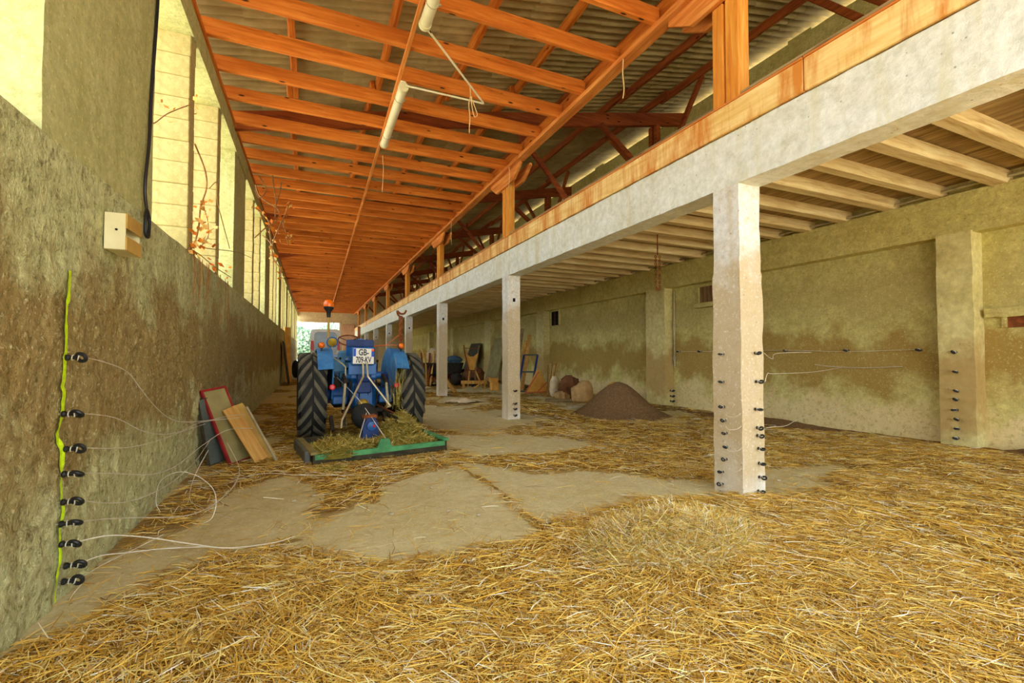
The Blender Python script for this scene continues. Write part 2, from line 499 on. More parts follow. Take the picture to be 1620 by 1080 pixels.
def wall_dx(y, z):
    """relief of the rough left wall: coarse render below, smoother towards the sill"""
    k = np.clip((2.55 - z) / .9, .12, 1)
    a = fbm(y * 1.3, z * 1.3, 0, 3, 3) - .5
    b = fbm(y * 7, z * 7, 0, 5, 3) - .5
    c = np.clip(fbm(y * 3.1, z * 3.1, 0, 8, 4) - .62, 0, 1)
    d = fbm(y * 19, z * 19, 0, 9, 2) - .5
    return k * (.06 * a + .045 * b - .34 * c + .034 * d)
ys = np.concatenate([np.arange(YN, 1.4, .2), np.arange(1.4, 7.5, .028), np.arange(7.5, 14, .06), np.arange(14, YF + .01, .3)])
zs = np.arange(-.04, 2.68, .03)
Yg, Zg = np.meshgrid(ys, zs, indexing='ij')
Xg = XL + wall_dx(Yg, Zg)
V = np.stack([Xg.ravel(), Yg.ravel(), Zg.ravel()], 1)
I = np.arange(V.shape[0]).reshape(Yg.shape)
F = np.stack([I[:-1, :-1].ravel(), I[1:, :-1].ravel(), I[1:, 1:].ravel(), I[:-1, 1:].ravel()], 1)
wl = np_mesh('wall_left', V, F, MATS['wall_l'], smooth=True); wl['kind'] = 'structure'
mb = MB(); mb.rough(-1.85, XL - .012, YN, YF, -.05, 2.672, .35, .012, 3)
obj('wall_core', mb, MATS['wall_l'], wl, smooth=True)
POSTS = [(-2.95, -1.1), (3.24, 5.08), (9.7, 11.2), (15.8, 17.4), (22.0, 23.6), (28.1, 29.7), (34.2, 35.8), (40.3, 41.9), (46.4, 48.0)]
for k, (a, b) in enumerate(POSTS):
    mb = MB(); mb.rough(-1.85, XL, a, b, 2.66, 5.2, .16 if k < 4 else .5, .008, 4, k)
    obj('post', mb, MATS['post_c'], wl, smooth=True)
mb = MB(); mb.rough(-1.87, XL + .03, YN, YF, 5.2, 5.52, .25, .006, 4, 40)
obj('lintel', mb, MATS['post_c'], wl, smooth=True)
blk = MB(); blk.box(-.25, .25, -.128, .128, -.1255, .1255, .008)
blk_me = mesh_of('block', blk); blk_me.materials.append(MATS['fin_c'])
for k in range(len(POSTS) - 1):
    a, b = POSTS[k][1], POSTS[k + 1][0]
    g = (b - a) / 3
    for j, yc in enumerate((a + g, a + 2 * g)):
        if k == 1: yc = (6.48, 8.18)[j]
        if k <= 4:
            fin = link('fin', None, None, wl, (-1.6, yc, 2.67))
            for i in range(10):
                o = link('block', blk_me, None, fin, (random.uniform(-.004, .004), random.uniform(-.004, .004), .127 + i * .2535))
                o.rotation_euler = (0, 0, random.uniform(-.012, .012))
        else:
            mb = MB()
            for i in range(10): mb.box(-1.85, -1.35, yc - .128, yc + .128, 2.67 + i * .2535, 2.67 + i * .2535 + .25, .01)
            obj('fin', mb, MATS['fin_c'], wl)

# right wall: panels, pilasters, ring beam, tall upper part (gap under the roof lets daylight in)
mb = MB(); mb.rough(XR, XR + .35, YN, YF, -.05, 3.95, .22, .018, 2.2, 60)
wr = struct('wall_right', mb, MATS['wall_r'], smooth=True)
mb = MB(); mb.rough(9.1, 9.5, YN, YF, 3.3, 3.93, .25, .01, 3, 61)
obj('ring_beam', mb, MATS['wall_r'], wr, smooth=True)
mb = MB(); mb.rough(9.3, 9.68, YN, YF, 3.9, 8.1, .4, .015, 2, 62)
obj('upper_wall', mb, MATS['wall_r'], wr, smooth=True)
PILS = [(-2.9, -2.4), (3.47, 3.9), (10.0, 10.78), (17.3, 18.0), (23.7, 24.6), (31, 31.7), (38, 38.7)]
for k, (a, b) in enumerate(PILS):
    mb = MB(); mb.rough(9.05, 9.4, a, b, -.02, 3.32, .09 if k < 4 else .3, .012, 4, 70 + k)
    obj('pilaster', mb, MATS['pil_c'], wr, smooth=True)
for y in (2.3, 6.2, 13.5, 20.2):     # blocks carrying purlin ends on the wall head
    mb = MB(); mb.rough(9.3, 9.6, y - .25, y + .25, 8.05, 8.16, .1, .01, 4, int(y * 7)); obj('wall_head_block', mb, MATS['wall_r'], wr, smooth=True)
# recess with a sill, slot window, ledge and broken hole in the panels
def recess(y0, y1, z0, z1, d=.02, sill=True, bars=0, m='dark'):
    mb = MB(); mb.box(XR - .03, XR + .02, y0, y1, z0, z1, .004); w = obj('niche', mb, MATS[m], wr)
    mb = MB()
    mb.box(XR - .07, XR + .01, y0 - .06, y0, z0, z1, .008); mb.box(XR - .07, XR + .01, y1, y1 + .06, z0, z1, .008); mb.box(XR - .07, XR + .01, y0 - .06, y1 + .06, z1, z1 + .06, .008)
    obj('niche_frame', mb, MATS['wall_r'], w)
    if sill:
        mb = MB(); mb.box(XR - .16, XR + .01, y0 - .1, y1 + .1, z0 - .12, z0, .01); obj('sill', mb, MATS['wall_r'], w)
    for i in range(bars):
        y = y0 + (i + 1) * (y1 - y0) / (bars + 1)
        mb = MB(); mb.tube([(XR - .05, y, z0), (XR - .05, y, z1)], .012, 6); obj('window_bar', mb, MATS['rust'], w)
recess(16.45, 17.1, 2.66, 3.24, sill=False, bars=1)
recess(8.45, 8.98, 2.78, 3.2, bars=3, m='grey_w')
recess(2.9, 3.2, 1.84, 2.0, sill=False, m='rust')
mb = MB(); mb.rough(9.22, 9.4, 1.2, 3.42, 2.0, 2.13, .06, .025, 6, 90); obj('ledge', mb, MATS['wall_r'], wr, smooth=True)

# far end wall with its tall gateway
mb = MB()
mb.box(-1.9, 9.7, YF, YF + .3, 4.75, 8.3, .01); mb.box(2.62, 9.7, YF, YF + .3, 0, 4.76, .01); mb.box(-1.9, -1.4, YF, YF + .3, 0, 4.76, .01)
we = struct('wall_far', mb, MATS['end_c'])
mb = MB(); mb.box(2.5, 2.72, YF - .06, YF, 0, 4.75, .01); mb.box(-1.35, 2.5, YF - .06, YF, 4.6, 4.78, .01); obj('gate_frame', mb, MATS['end_c'], we)
mb = MB(); mb.box(2.8, 4.0, YF - .12, YF - .05, .1, 4.5, .02)
for i in range(5): mb.box(2.85 + i * .23, 3.05 + i * .23, YF - .15, YF - .12, .15, 4.45, .01)
obj('sliding_gate', mb, plain('pink_door', (226, 186, 156), (206, 160, 130), scale=3), we)
for y in (38.4, 42.0, 46):
    pass

# ------------------------------------------------------------------ roof
def roof_z(x): return 6.29 + .21 * x
SL = math.atan(.21)
PITCH, NW = .177, 6
def sheet_mesh(nw, length):
    mb = MB(); seg = 8
    W = PITCH * nw
    vs, fs = [], []
    n = int((nw + .45) * seg); W = PITCH * n / seg
    for j in range(2):
        for t in range(2):
            for i in range(n + 1):
                y = W * i / n
                vs.append((length * t, y, .046 * math.cos(2 * PI * i / seg) + (.008 if j else 0)))
    N = n + 1
    for i in range(n):
        fs.append((i, i + 1, N + i + 1, N + i)); fs.append((2 * N + i, 3 * N + i, 3 * N + i + 1, 2 * N + i + 1))
        fs.append((i, 2 * N + i, 2 * N + i + 1, i + 1)); fs.append((N + i, N + i + 1, 3 * N + i + 1, 3 * N + i))
    mb.add(vs, fs)
    return mb
mb = MB(); mb.box(-2.35, -2.3, YN, YF + .6, roof_z(-2.33) - .14, roof_z(-2.33) - .02, .01)
ceil = struct('ceiling', mb, MATS['dark_wy'])
me = mesh_of('roof_sheet', sheet_mesh(NW, 1.56), True); me.materials.append(MATS['roof_sheet'])
CW = 1.42
ROWS = [-2.3 + CW * .97 * i for i in range(9)]
far = MB(); tmp = sheet_mesh(NW, 1.56)
ny = int((YF + .6 - YN) / (PITCH * NW)) + 1
for j in range(ny):
    y = YN + j * PITCH * NW
    for i, x in enumerate(ROWS):
        m = Matrix.Translation((x, y, roof_z(x) + .028 + (.011 if j % 2 else 0))) @ Euler((0, -SL - .008, 0)).to_matrix().to_4x4()
        if y < 28:
            o = link('roof_sheet', me, None, ceil); o.matrix_local = m
        else:
            far.m = m; far.add(tmp.v, tmp.f)
far.m = None
o = obj('far_roof_sheets', far, MATS['roof_sheet'], ceil, smooth=True); o['kind'] = 'stuff'
PX = [-.355, 1.03, 2.42, 3.84, 5.30, 6.73, 8.02]
for i, x in enumerate(PX):
    for s in range(9):                                # purlins in lengths of about six metres
        a, b = YN + s * 6.0 + (.0 if i % 2 else 0), min(YN + (s + 1) * 6.0 + .35, YF)
        if a > YF - 1: continue
        mb = MB(); w = .085 if i != 1 else .075
        mb.box(-w / 2, w / 2, 0, b - a, 0, .155, .006)
        o = obj('purlin', mb, MATS['purlin_w' if i < 4 else 'dark_wy'], ceil); o.location = (x + (.045 if s % 2 else -.045), a, 6.11 + .21 * x); o.rotation_euler = (0, -SL, 0)
JY = [4.46 + .81 * k - 2.43 * 3 for k in range(67)]
JY = [y for y in JY if YN < y < YF - .1]
jm = MB(); jm.box(XL - .1, 3.94, -.037, .037, 0, .215, .006)
jme = mesh_of('joist', jm); jme.materials.append(MATS['joist_w'])
for y in JY:
    o = link('joist', jme, None, ceil, (random.uniform(-.02, .03), y + random.uniform(-.04, .04), 5.575 + random.uniform(-.008, .008)))
    o.rotation_euler = (random.uniform(-.03, .03), 0, random.uniform(-.006, .006))
    o.scale = (1, random.uniform(.85, 1.25), random.uniform(.94, 1.06))
for a in np.arange(YN, YF - 1, 6.0):
    mb = MB(); mb.box(XL - .14, XL + .06, 0, 5.98, 5.525, 5.572, .006); o = obj('wall_plate', mb, MATS['purlin_w'], ceil); o.location = (0, a, 0)
# batten nailed under the joists
for s in range(8):
    a = 2.2 + s * 5.95
    xa, xb = 1.12 + (a - 5) * .0105, 1.12 + (a + 5.95 - 5) * .0105
    mb = MB(); mb.bar((xa, a, 5.545), (xb, min(a + 5.93, YF - .1), 5.545), .05, .045, .004); obj('batten', mb, MATS['girder_w'], ceil)

FR = [3.45 + 6.0 * k for k in range(-1, 8)]        # frame positions along the barn
def frame(y, k):
    T = 6.105
    mb = MB(); mb.bar((XL - .2, y, T + .21 * (XL - .2) - .17), (9.45, y, T + .21 * 9.45 - .17), .12, .33, .01); obj('rafter', mb, MATS['dark_w'], ceil)
    mb = MB(); mb.box(8.2, 8.34, y - .16, y - .03, 4.12, 7.5, .01); mb.box(8.2, 8.34, y + .03, y + .16, 4.12, 7.5, .01); obj('king_post', mb, MATS['dark_wy'], ceil)
    mb = MB(); mb.bar((6.5, y - .1, 7.15), (8.28, y - .1, 5.8), .1, .14, .01); obj('strut', mb, MATS['dark_w'], ceil)
    mb = MB(); mb.bar((8.15, y - 1.75, 7.86), (8.27, y - .1, 5.9), .09, .12, .01); mb.bar((8.15, y + 1.75, 7.86), (8.27, y + .1, 5.9), .09, .12, .01); obj('wind_brace', mb, MATS['dark_wy'], ceil)
    if k > 1:
        mb = MB(); mb.bar((4.3, y + .1, 6.65), (6.4, y + .1, 4.4), .08, .12, .01); obj('strut', mb, MATS['dark_w'], ceil)
for k, y in enumerate(FR): frame(y, k)
mb = MB(); mb.bar((5.6, 3.3, 5.86), (8.2, 3.3, 6.1), .1, .14, .01); obj('tie', mb, MATS['dark_w'], ceil)
# girder carrying the joists
for s in range(9):
    a, b = YN + s * 5.95, min(YN + s * 5.95 + 5.93, YF)
    mb = MB(); mb.box(3.86, 4.03, a, b, 5.50, 5.575, .006); obj('ledger', mb, MATS['girder_w'], ceil)
    mb = MB(); mb.box(3.97, 4.11, a, b, 5.577, 5.88, .008); obj('girder', mb, MATS['purlin_w'], ceil)

# ------------------------------------------------------------------ concrete beam, columns, loft
mb = MB(); mb.rough(3.97, 4.28, YN, YF, 3.2, 3.755, .09, .008, 5, 100)
o = struct('trim_1', mb, MATS['beam_c'], smooth=True)
COLN = ['nearest white concrete column, studded with black insulators on two sides', 'second concrete column from the camera, just right of the tractor', 'third concrete column, with a timber leaning on it', 'fourth concrete column from the camera, behind the right tractor wheel', 'fifth concrete column from the camera, seen past the tractor seat', 'sixth concrete column from the camera, deep in the barn', 'seventh concrete column from the camera, close to the far gateway', 'last concrete column before the far end wall']
for k in range(8):
    y = 3.465 + 6.0 * k
    mb = MB(); mb.rough(-.15, .15, -.165, .165, 0, 3.21, .055 if k < 2 else .16, .010, 5, 110 + k)
    c = link('concrete_column', None, None, None, (4.12, y, 0)); tag(c, COLN[k], 'column', 'concrete columns under the loft beam')
    mb.v = [(p[0] * (1.07 if p[2] < 2.3 else 1), p[1] * (1.06 if p[2] < 2.3 else 1), p[2]) for p in mb.v] if k == 0 else mb.v
    obj('shaft', mb, MATS['col_c'], c, smooth=True)
    mb = MB(); mb.box(-.03, .03, -.172, -.16, 2.62, 2.70, .003)
    if k: obj('bolt_hole', mb, MATS['dark'], c)
    if k == 0:
        mb = MB(); mb.box(.035, .075, -.172, -.16, .78, .86, .003); obj('rusty_patch', mb, MATS['rust'], c)

mb = MB(); mb.box(4.02, 9.2, YN, YF, 4.135, 4.16)
lf = struct('floor_loft', mb, MATS['loft_plank'])
mb = MB(); mb.box(4.0, 4.26, YN, YF, 3.757, 3.93, .006); obj('plate', mb, MATS['loft_w'], lf)
npl = 34; w = (9.2 - 4.26) / npl
for i in range(npl):
    mb = MB(); mb.box(0, w - .006, 0, YF - YN, 0, .028, .003)
    o = obj('plank', mb, MATS['loft_plank'], lf); o.location = (4.26 + i * w, YN, 4.104 + random.uniform(-.002, .002))
jl = MB()
prof = [(-.075, .0), (.075, .0), (.09, .05), (.09, .175), (-.09, .175), (-.09, .05)]
jl.prism(prof, 4.28, 9.22, 'x'); jlm = mesh_of('loft_joist', jl); jlm.materials.append(MATS['loft_w'])
y = 3.2 - .69 * 9; k = 0
while y < YF - .2:
    o = link('loft_joist', jlm, None, lf, (0, y, 3.928)); o.scale = (1, random.uniform(.85, 1.15), 1); o.rotation_euler = (0, random.uniform(-.002, .002), random.uniform(-.008, .008))
    y += .69; k += 1
seams = [YN, -1.1, 2.6, 6.25, 9.92, 13.6, 17.3, 21, 24.7, 28.4, 32.1, 35.8, 39.5, 43.2, YF]
for a, b in zip(seams[:-1], seams[1:]):
    mb = MB(); mb.box(3.945, 3.985, a + .004, b - .004, 3.77, 4.06, .006); f_ = obj('fascia_board', mb, MATS['fascia'], lf)
    mb = MB(); mb.box(3.935, 4.12, a + .006, b - .006, 4.061, 4.078, .003); obj('capping', mb, MATS['girder_w'], lf)
PN = ['nearest pair of timber posts standing on the white beam', 'second timber post from the camera on the concrete beam', 'third timber post from the camera on the concrete beam', 'fourth timber post from the camera on the concrete beam', 'fifth timber post from the camera on the concrete beam', 'sixth timber post from the camera on the concrete beam', 'seventh timber post from the camera on the concrete beam', 'farthest timber post on the concrete beam']
for k in range(8):
    y = 3.39 + 6.04 * k
    p = thing('timber_post', PN[k], 'post', (4.1, y, 4.08), 0, 'timber posts between beam and girder')
    mb = MB(); mb.box(-.1, .06, -.085, .08, 0, 1.42, .008); obj('main_timber', mb, MATS['post_w'], p)
    mb = MB(); mb.box(-.11, .04, .10, .24, 0, 1.14, .008); obj('side_timber', mb, MATS['post_w'], p)
    mb = MB(); mb.prism([(-.5, 1.14), (.5, 1.14), (.85, 1.36), (.85, 1.415), (-.85, 1.415), (-.85, 1.36)], -.16, -.111, 'x')
    mb.prism([(-.5, 1.14), (.5, 1.14), (.85, 1.36), (.85, 1.415), (-.85, 1.415), (-.85, 1.36)], .062, .12, 'x'); obj('corbel', mb, MATS['girder_w'], p)

# ------------------------------------------------------------------ straw on the floor
def poly_sd(x, y, poly):
    """signed distance, negative inside"""
    P = np.array(poly); d = np.full(x.shape, 1e9); ins = np.zeros(x.shape, bool)
    n = len(P)
    for i in range(n):
        a, b = P[i], P[(i + 1) % n]; e = b - a
        t = np.clip(((x - a[0]) * e[0] + (y - a[1]) * e[1]) / (e @ e), 0, 1)
        d = np.minimum(d, np.hypot(x - a[0] - t * e[0], y - a[1] - t * e[1]))
        c = ((a[1] > y) != (b[1] > y)) & (x < (b[0] - a[0]) * (y - a[1]) / (b[1] - a[1] + 1e-12) + a[0])
        ins ^= c
    return np.where(ins, -d, d)
BARE = [[(-.09, 3.8), (.28, 3.41), (.89, 3.32), (1.51, 3.22), (1.84, 3.64), (2.37, 3.77), (2.94, 3.73), (3.79, 3.54), (4.3, 3.6), (4.11, 3.83), (3.52, 4.46), (2.53, 5.02), (1.88, 5.75), (.99, 5.33), (.62, 4.7), (-.05, 4.3)],
        [(-1.26, 3.3), (-.89, 3.75), (-.39, 3.85), (.1, 4.1), (.05, 5.22), (-.16, 6.0), (-.58, 5.6), (-.8, 4.97), (-.98, 4.4), (-1.35, 3.6)],
        [(2.02, 7.96), (3.82, 7.31), (4.2, 6.37), (3.18, 5.85), (2.23, 6.3), (1.89, 7.05)],
        [(4.2, 3.3), (5.18, 3.36), (6.03, 3.49), (6.33, 3.77), (5.24, 4.03), (4.3, 3.9)],
        [(3.25, 10.66), (4.53, 10.77), (4.61, 9.46), (3.41, 8.96)]]
def dens(x, y):
    nz = (fbm(x * 1.6, y * 1.6, 0, 21, 5) - .5) * 1.0 + (fbm(x * 7, y * 7, 0, 23, 3) - .5) * .55
    r = np.ones(x.shape)
    for k, p in enumerate(BARE):
        sd = poly_sd(x, y, p) + nz * (.5 if k < 2 else .7)
        t = np.clip((sd + .08) / .36, 0, 1); r = r * t * t * (3 - 2 * t)
    far = np.clip((y - 5.0) / 4.0, 0, 1)                    # thinner litter further in
    patch = np.clip((fbm(x * .7, y * .5, 0, 25, 4) - .36) * 4.5, 0, 1)
    r = r * (1 - far + far * patch)
    r = r * np.clip(1.0 - (y - 26) / 10, 0.25, 1)
    gr = np.exp(-((x - 1.80 - .03 * np.sin(y * 3)) / .05) ** 2) * (y > 3.3) * (y < 6.4) * np.clip(fbm(x * 3, y * 3, 0, 27, 3) * 2.2 - .35, 0, 1)
    r = np.maximum(r, gr * .8)                               # straw caught in the gutter
    wl_ = np.clip((x + 1.35) / .9, 0, 1)                     # trampled strip along the left wall
    r = r * np.where(y > 3.6, .45 + .55 * wl_, 1)
    return r
def bed_h(x, y):
    d = dens(x, y)
    h = d * (.012 + .05 * fbm(x * 2.2, y * 2.2, 0, 30, 3) + .03 * np.clip((x - 3) / 4, 0, 1) * np.clip((6 - y) / 3, 0, 1)) - .012
    h = h + .16 * np.exp(-(((x - 2.5) / .5) ** 2 + ((y - 2.72) / .32) ** 2)) * (.6 + .8 * fbm(x * 4, y * 4, 0, 33, 3)) + .05 * np.exp(-(((x - 1.75) / .5) ** 2 + ((y - 3.05) / .14) ** 2))
    h = h + .07 * np.exp(-(((x - 7.6) / .9) ** 2 + ((y - 3.3) / .6) ** 2)) * (d > .2)
    return h
def lin(c): return np.array(srgb(c)[:3])
xs = np.concatenate([np.arange(-1.34, 6.5, .06), np.arange(6.5, 9.31, .12)])
ysg = np.concatenate([np.arange(-3.3, .6, .25), np.arange(.6, 8, .06), np.arange(8, 16, .12), np.arange(16, 49.5, .4)])
Xg, Yg = np.meshgrid(xs, ysg, indexing='ij')
Hg = bed_h(Xg, Yg)
V = np.stack([Xg.ravel(), Yg.ravel(), Hg.ravel()], 1)
I = np.arange(V.shape[0]).reshape(Xg.shape)
F = np.stack([I[:-1, :-1].ravel(), I[1:, :-1].ravel(), I[1:, 1:].ravel(), I[:-1, 1:].ravel()], 1)
t1 = fbm(Xg * 3, Yg * 3, 0, 41, 4).ravel()[:, None]; t2 = np.clip((fbm(Xg * .8, Yg * .8, 0, 45, 3).ravel()[:, None] - .35) * 3, 0, 1)
colr = (lin((132, 96, 36)) * (1 - t1) + lin((188, 146, 62)) * t1) * (1 - .35 * t2) + lin((140, 90, 30)) * .35 * t2
dd = np.clip((dens(Xg, Yg).ravel() - .15) / .6, 0, 1)[:, None]; colr = lin((204, 186, 128)) * (1 - dd) + colr * dd
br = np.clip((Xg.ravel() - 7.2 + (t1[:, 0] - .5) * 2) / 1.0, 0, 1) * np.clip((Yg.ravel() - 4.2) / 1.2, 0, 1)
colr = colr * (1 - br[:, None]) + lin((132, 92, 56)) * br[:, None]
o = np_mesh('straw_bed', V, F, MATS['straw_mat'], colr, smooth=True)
tag(o, 'matted golden straw litter covering most of the barn floor', 'straw', kind='stuff')

PAL = np.array([lin(c) for c in ((230, 192, 86), (210, 166, 60), (244, 220, 138), (178, 132, 46), (254, 246, 212), (130, 94, 40), (230, 204, 118))])
PALP = np.array([.24, .2, .2, .13, .08, .06, .09])
GPAL = np.array([lin(c) for c in ((176, 160, 64), (206, 190, 96), (144, 134, 46), (228, 214, 136), (190, 150, 60), (120, 112, 40))])
def strands(x, y, z, L, w, ang, tilt, pal, palp=None, curl=.25):
    n = len(x)
    a2 = ang + rng.normal(0, curl, n)
    d1 = np.stack([np.cos(ang), np.sin(ang), tilt], 1) * (L / 2)[:, None]
    d2 = np.stack([np.cos(a2), np.sin(a2), tilt - rng.random(n) * .25], 1) * (L / 2)[:, None]
    s = np.stack([-np.sin(ang), np.cos(ang), rng.normal(0, .5, n)], 1); s /= np.linalg.norm(s, axis=1)[:, None]
    s = s * (w / 2)[:, None]
    p0 = np.stack([x, y, z], 1) - d1; p1 = p0 + d1; p2 = p1 + d2
    for p in (p0, p2): p[:, 2] = np.maximum(p[:, 2], z - .012)
    Vv = np.stack([p0 - s * .7, p0 + s * .7, p1 - s, p1 + s, p2 - s * .6, p2 + s * .6], 1).reshape(-1, 3)
    b = np.arange(n)[:, None] * 6
    Ff = np.concatenate([b + np.array([[0, 1, 3, 2]]), b + np.array([[2, 3, 5, 4]])], 0)
    c = pal[rng.choice(len(pal), n, p=palp)] * (.84 + .5 * rng.random(n))[:, None]
    return Vv, Ff, np.repeat(np.clip(c, 0, 1), 6, 0)
def scatter(n, x0, x1, y0, y1, Lr, wr_, thr=.1):
    x = rng.uniform(x0, x1, n); y = rng.uniform(y0, y1, n)
    d = dens(x, y); keep = rng.random(n) < d * .97 + .03
    x, y = x[keep], y[keep]; n = len(x)
    L = rng.uniform(*Lr, n) * (.6 + .8 * rng.random(n) ** 2); w = rng.uniform(*wr_, n)
    ang = (fbm(x * .9, y * .9, 0, 51, 2) - .5) * 5 + rng.normal(0, .9, n)
    z = np.maximum(bed_h(x, y), 0) + .004 + rng.random(n) ** 2 * .022
    return strands(x, y, z, L, w, ang, rng.normal(0, .07, n), PAL, PALP)
parts = [scatter(42000, -1.3, 4.2, .75, 2.4, (.07, .26), (.0025, .005)), scatter(52000, -1.3, 6.4, 2.4, 4.4, (.08, .28), (.003, .006)),
         scatter(34000, 4.0, 9.0, 1.0, 4.6, (.1, .3), (.004, .008)), scatter(40000, -1.3, 9.0, 4.4, 8.0, (.1, .3), (.004, .009)), scatter(20000, -1.3, 9.2, 8.0, 15, (.12, .35), (.007, .014)),
         scatter(7000, -1.3, 9.2, 15, 30, (.15, .4), (.012, .02))]
def merge(ps):
    Vs, Fs, Cs, o = [], [], [], 0
    for v, f, c in ps:
        Vs.append(v); Fs.append(f + o); Cs.append(c); o += len(v)
    return np.concatenate(Vs), np.concatenate(Fs), np.concatenate(Cs)
V, F, C = merge(parts)
o = np_mesh('loose_straw', V, F, MATS['straw'], C)
tag(o, 'loose golden straw stalks strewn over the floor', 'straw', kind='stuff')
# the pale hay heap in front of the near column
n = 12000
a = rng.random(n) * 2 * PI; r = np.sqrt(rng.random(n)) * (.85 + .2 * rng.random(n))
hx, hy = 2.5 + .75 * r * np.cos(a), 2.72 + .45 * r * np.sin(a)
hz = np.maximum(bed_h(hx, hy), 0) + .008 + rng.random(n) * .06 * np.clip(1 - r * .9, 0, 1)
V, F, C = strands(hx, hy, hz, rng.uniform(.08, .26, n), rng.uniform(.0025, .005, n), rng.random(n) * 2 * PI, rng.normal(0, .42, n), np.concatenate([PAL[2:5], PAL[2:5], PAL[:3], GPAL[1:4]]), None, .6)
o = np_mesh('hay_heap', V, F, MATS['straw'], C)
tag(o, 'pale tangled heap of hay in front of the nearest column', 'hay', kind='stuff')
for i in range(14):
    x, y = random.uniform(-.9, 5), random.uniform(1.6, 5.5)
    mb = MB(); mb.ball((0, 0, .012), .022, 8, (1.2, .9, .6)); mb.v = [(p[0] + random.uniform(-.004, .004), p[1] + random.uniform(-.004, .004), p[2]) for p in mb.v]
    z = max(float(bed_h(np.array([x]), np.array([y]))[0]), 0)
    o = obj('stone', mb, MATS['stone'], None, (0, 0, 0)); o.location = (x, y, z); o.rotation_euler.z = i
    tag(o, 'small pale stone lying in the straw', 'stone', 'small stones in the litter')
#PART2
# ------------------------------------------------------------------ electric-fence insulators and wires
def insulator_meshes():
    s = MB(); s.tube([(-.03, 0, 0), (.03, 0, 0)], .005, 6)
    b = MB(); b.lathe([(.011, 0), (.017, .004), (.017, .014), (.011, .02), (.011, .045)], 10, Matrix.Translation((.008, 0, 0)) @ Euler((0, PI / 2, 0)).to_matrix().to_4x4())
    b.torus((.075, 0, 0), .022, .010, (.15, .45, .9), 14, 8)
    w = MB(); w.torus((.04, 0, 0), .015, .0028, (1, .2, 0), 12, 5); w.torus((.062, 0, 0), .017, .0028, (.9, .5, .2), 12, 5)
    out = []
    for n, m, k in (('screw', s, 'galv'), ('ring', b, 'black_plastic'), ('wire_wrap', w, 'steel_wire')):
        me = mesh_of(n, m, True); me.materials.append(MATS[k]); out.append((n, me))
    return out
INS = insulator_meshes()
def insulator(loc, rz, label, group, sc=1.0, tw=0.0):
    t = thing('insulator', label, 'insulator', loc, rz, group)
    for n, me in INS:
        o = link(n, me, None, t); o.scale = (sc, sc, sc); o.rotation_euler = (tw, 0, 0)
    return t
LI = [(3.55, 1.43), (3.51, 1.10), (3.54, .89), (3.51, .75), (3.50, .59), (3.48, .47), (3.50, .35), (3.53, .21), (3.56, .11)]
for i, (y, z) in enumerate(LI):
    x = XL + float(wall_dx(np.array([y]), np.array([z]))[0])
    insulator((x + .006, y, z), random.uniform(-.25, .05), 'black ring insulator on the left wall paint line, ' + ORD[i], 'insulators on the left wall', 1.12, random.uniform(-.9, .3))
CL = [(3.5, 1.45), (3.51, 1.16), (3.5, .90), (3.49, .76), (3.48, .63), (3.48, .49), (3.48, .36), (3.52, .22), (3.53, .09)]
for i, (y, z) in enumerate(CL):
    insulator((3.972, y, z), PI + random.uniform(-.3, .3), 'black insulator on the beige left side of the nearest column, ' + ORD[i], 'insulators on the nearest column', .78, random.uniform(-.4, .4))
CF = [(4.22, 1.46), (4.23, 1.17), (4.21, .89), (4.24, .70), (4.24, .62), (4.25, .49), (4.255, .34), (4.25, .20), (4.24, .06)]
for i, (x, z) in enumerate(CF):
    insulator((x - .065, 3.3, z), -PI / 2 + random.uniform(-.2, .2), 'black insulator on the white front side of the nearest column, ' + ORD[i], 'insulators on the nearest column', .9, random.uniform(.6, 1.4))
PIL = [1.48, 1.18, .89, .76, .60, .46, .32, .17]
for i, z in enumerate(PIL):
    insulator((9.048, 3.68, z), PI + random.uniform(-.2, .2), 'black insulator on the nearest wall pilaster, ' + (ORD[:7] + ['lowest'])[i], 'insulators on the nearest pilaster', 1.15, random.uniform(-.5, .5))
for i, (y, l) in enumerate(((4.26, 'beside the nearest pilaster'), (5.39, 'second from the nearest pilaster'), (6.6, 'just right of the nearest column in view'), (8.96, 'just left of the nearest column in view'), (9.72, 'next to the second pilaster'))):
    insulator((9.348, y, 1.52), PI, 'black insulator on the stained right wall, ' + l, 'insulators on the right wall', 1.3)
for i, (z, l) in enumerate(((.64, 'topmost'), (.36, 'second'), (.24, 'third'), (.1, 'lowest'))):
    insulator((4.12, 9.3, z), -PI / 2, 'small black insulator on the second column, ' + l + ' of four', 'insulators on the second column', 1.3, .9)
for i, (z, l) in enumerate(((.43, 'upper'), (.28, 'middle'), (.14, 'lower'))):
    insulator((9.22, 9.99, z), -PI / 2, 'dark insulator at the foot of the second pilaster, ' + l + ' of three', 'insulators on the second pilaster', 1.6, .9)
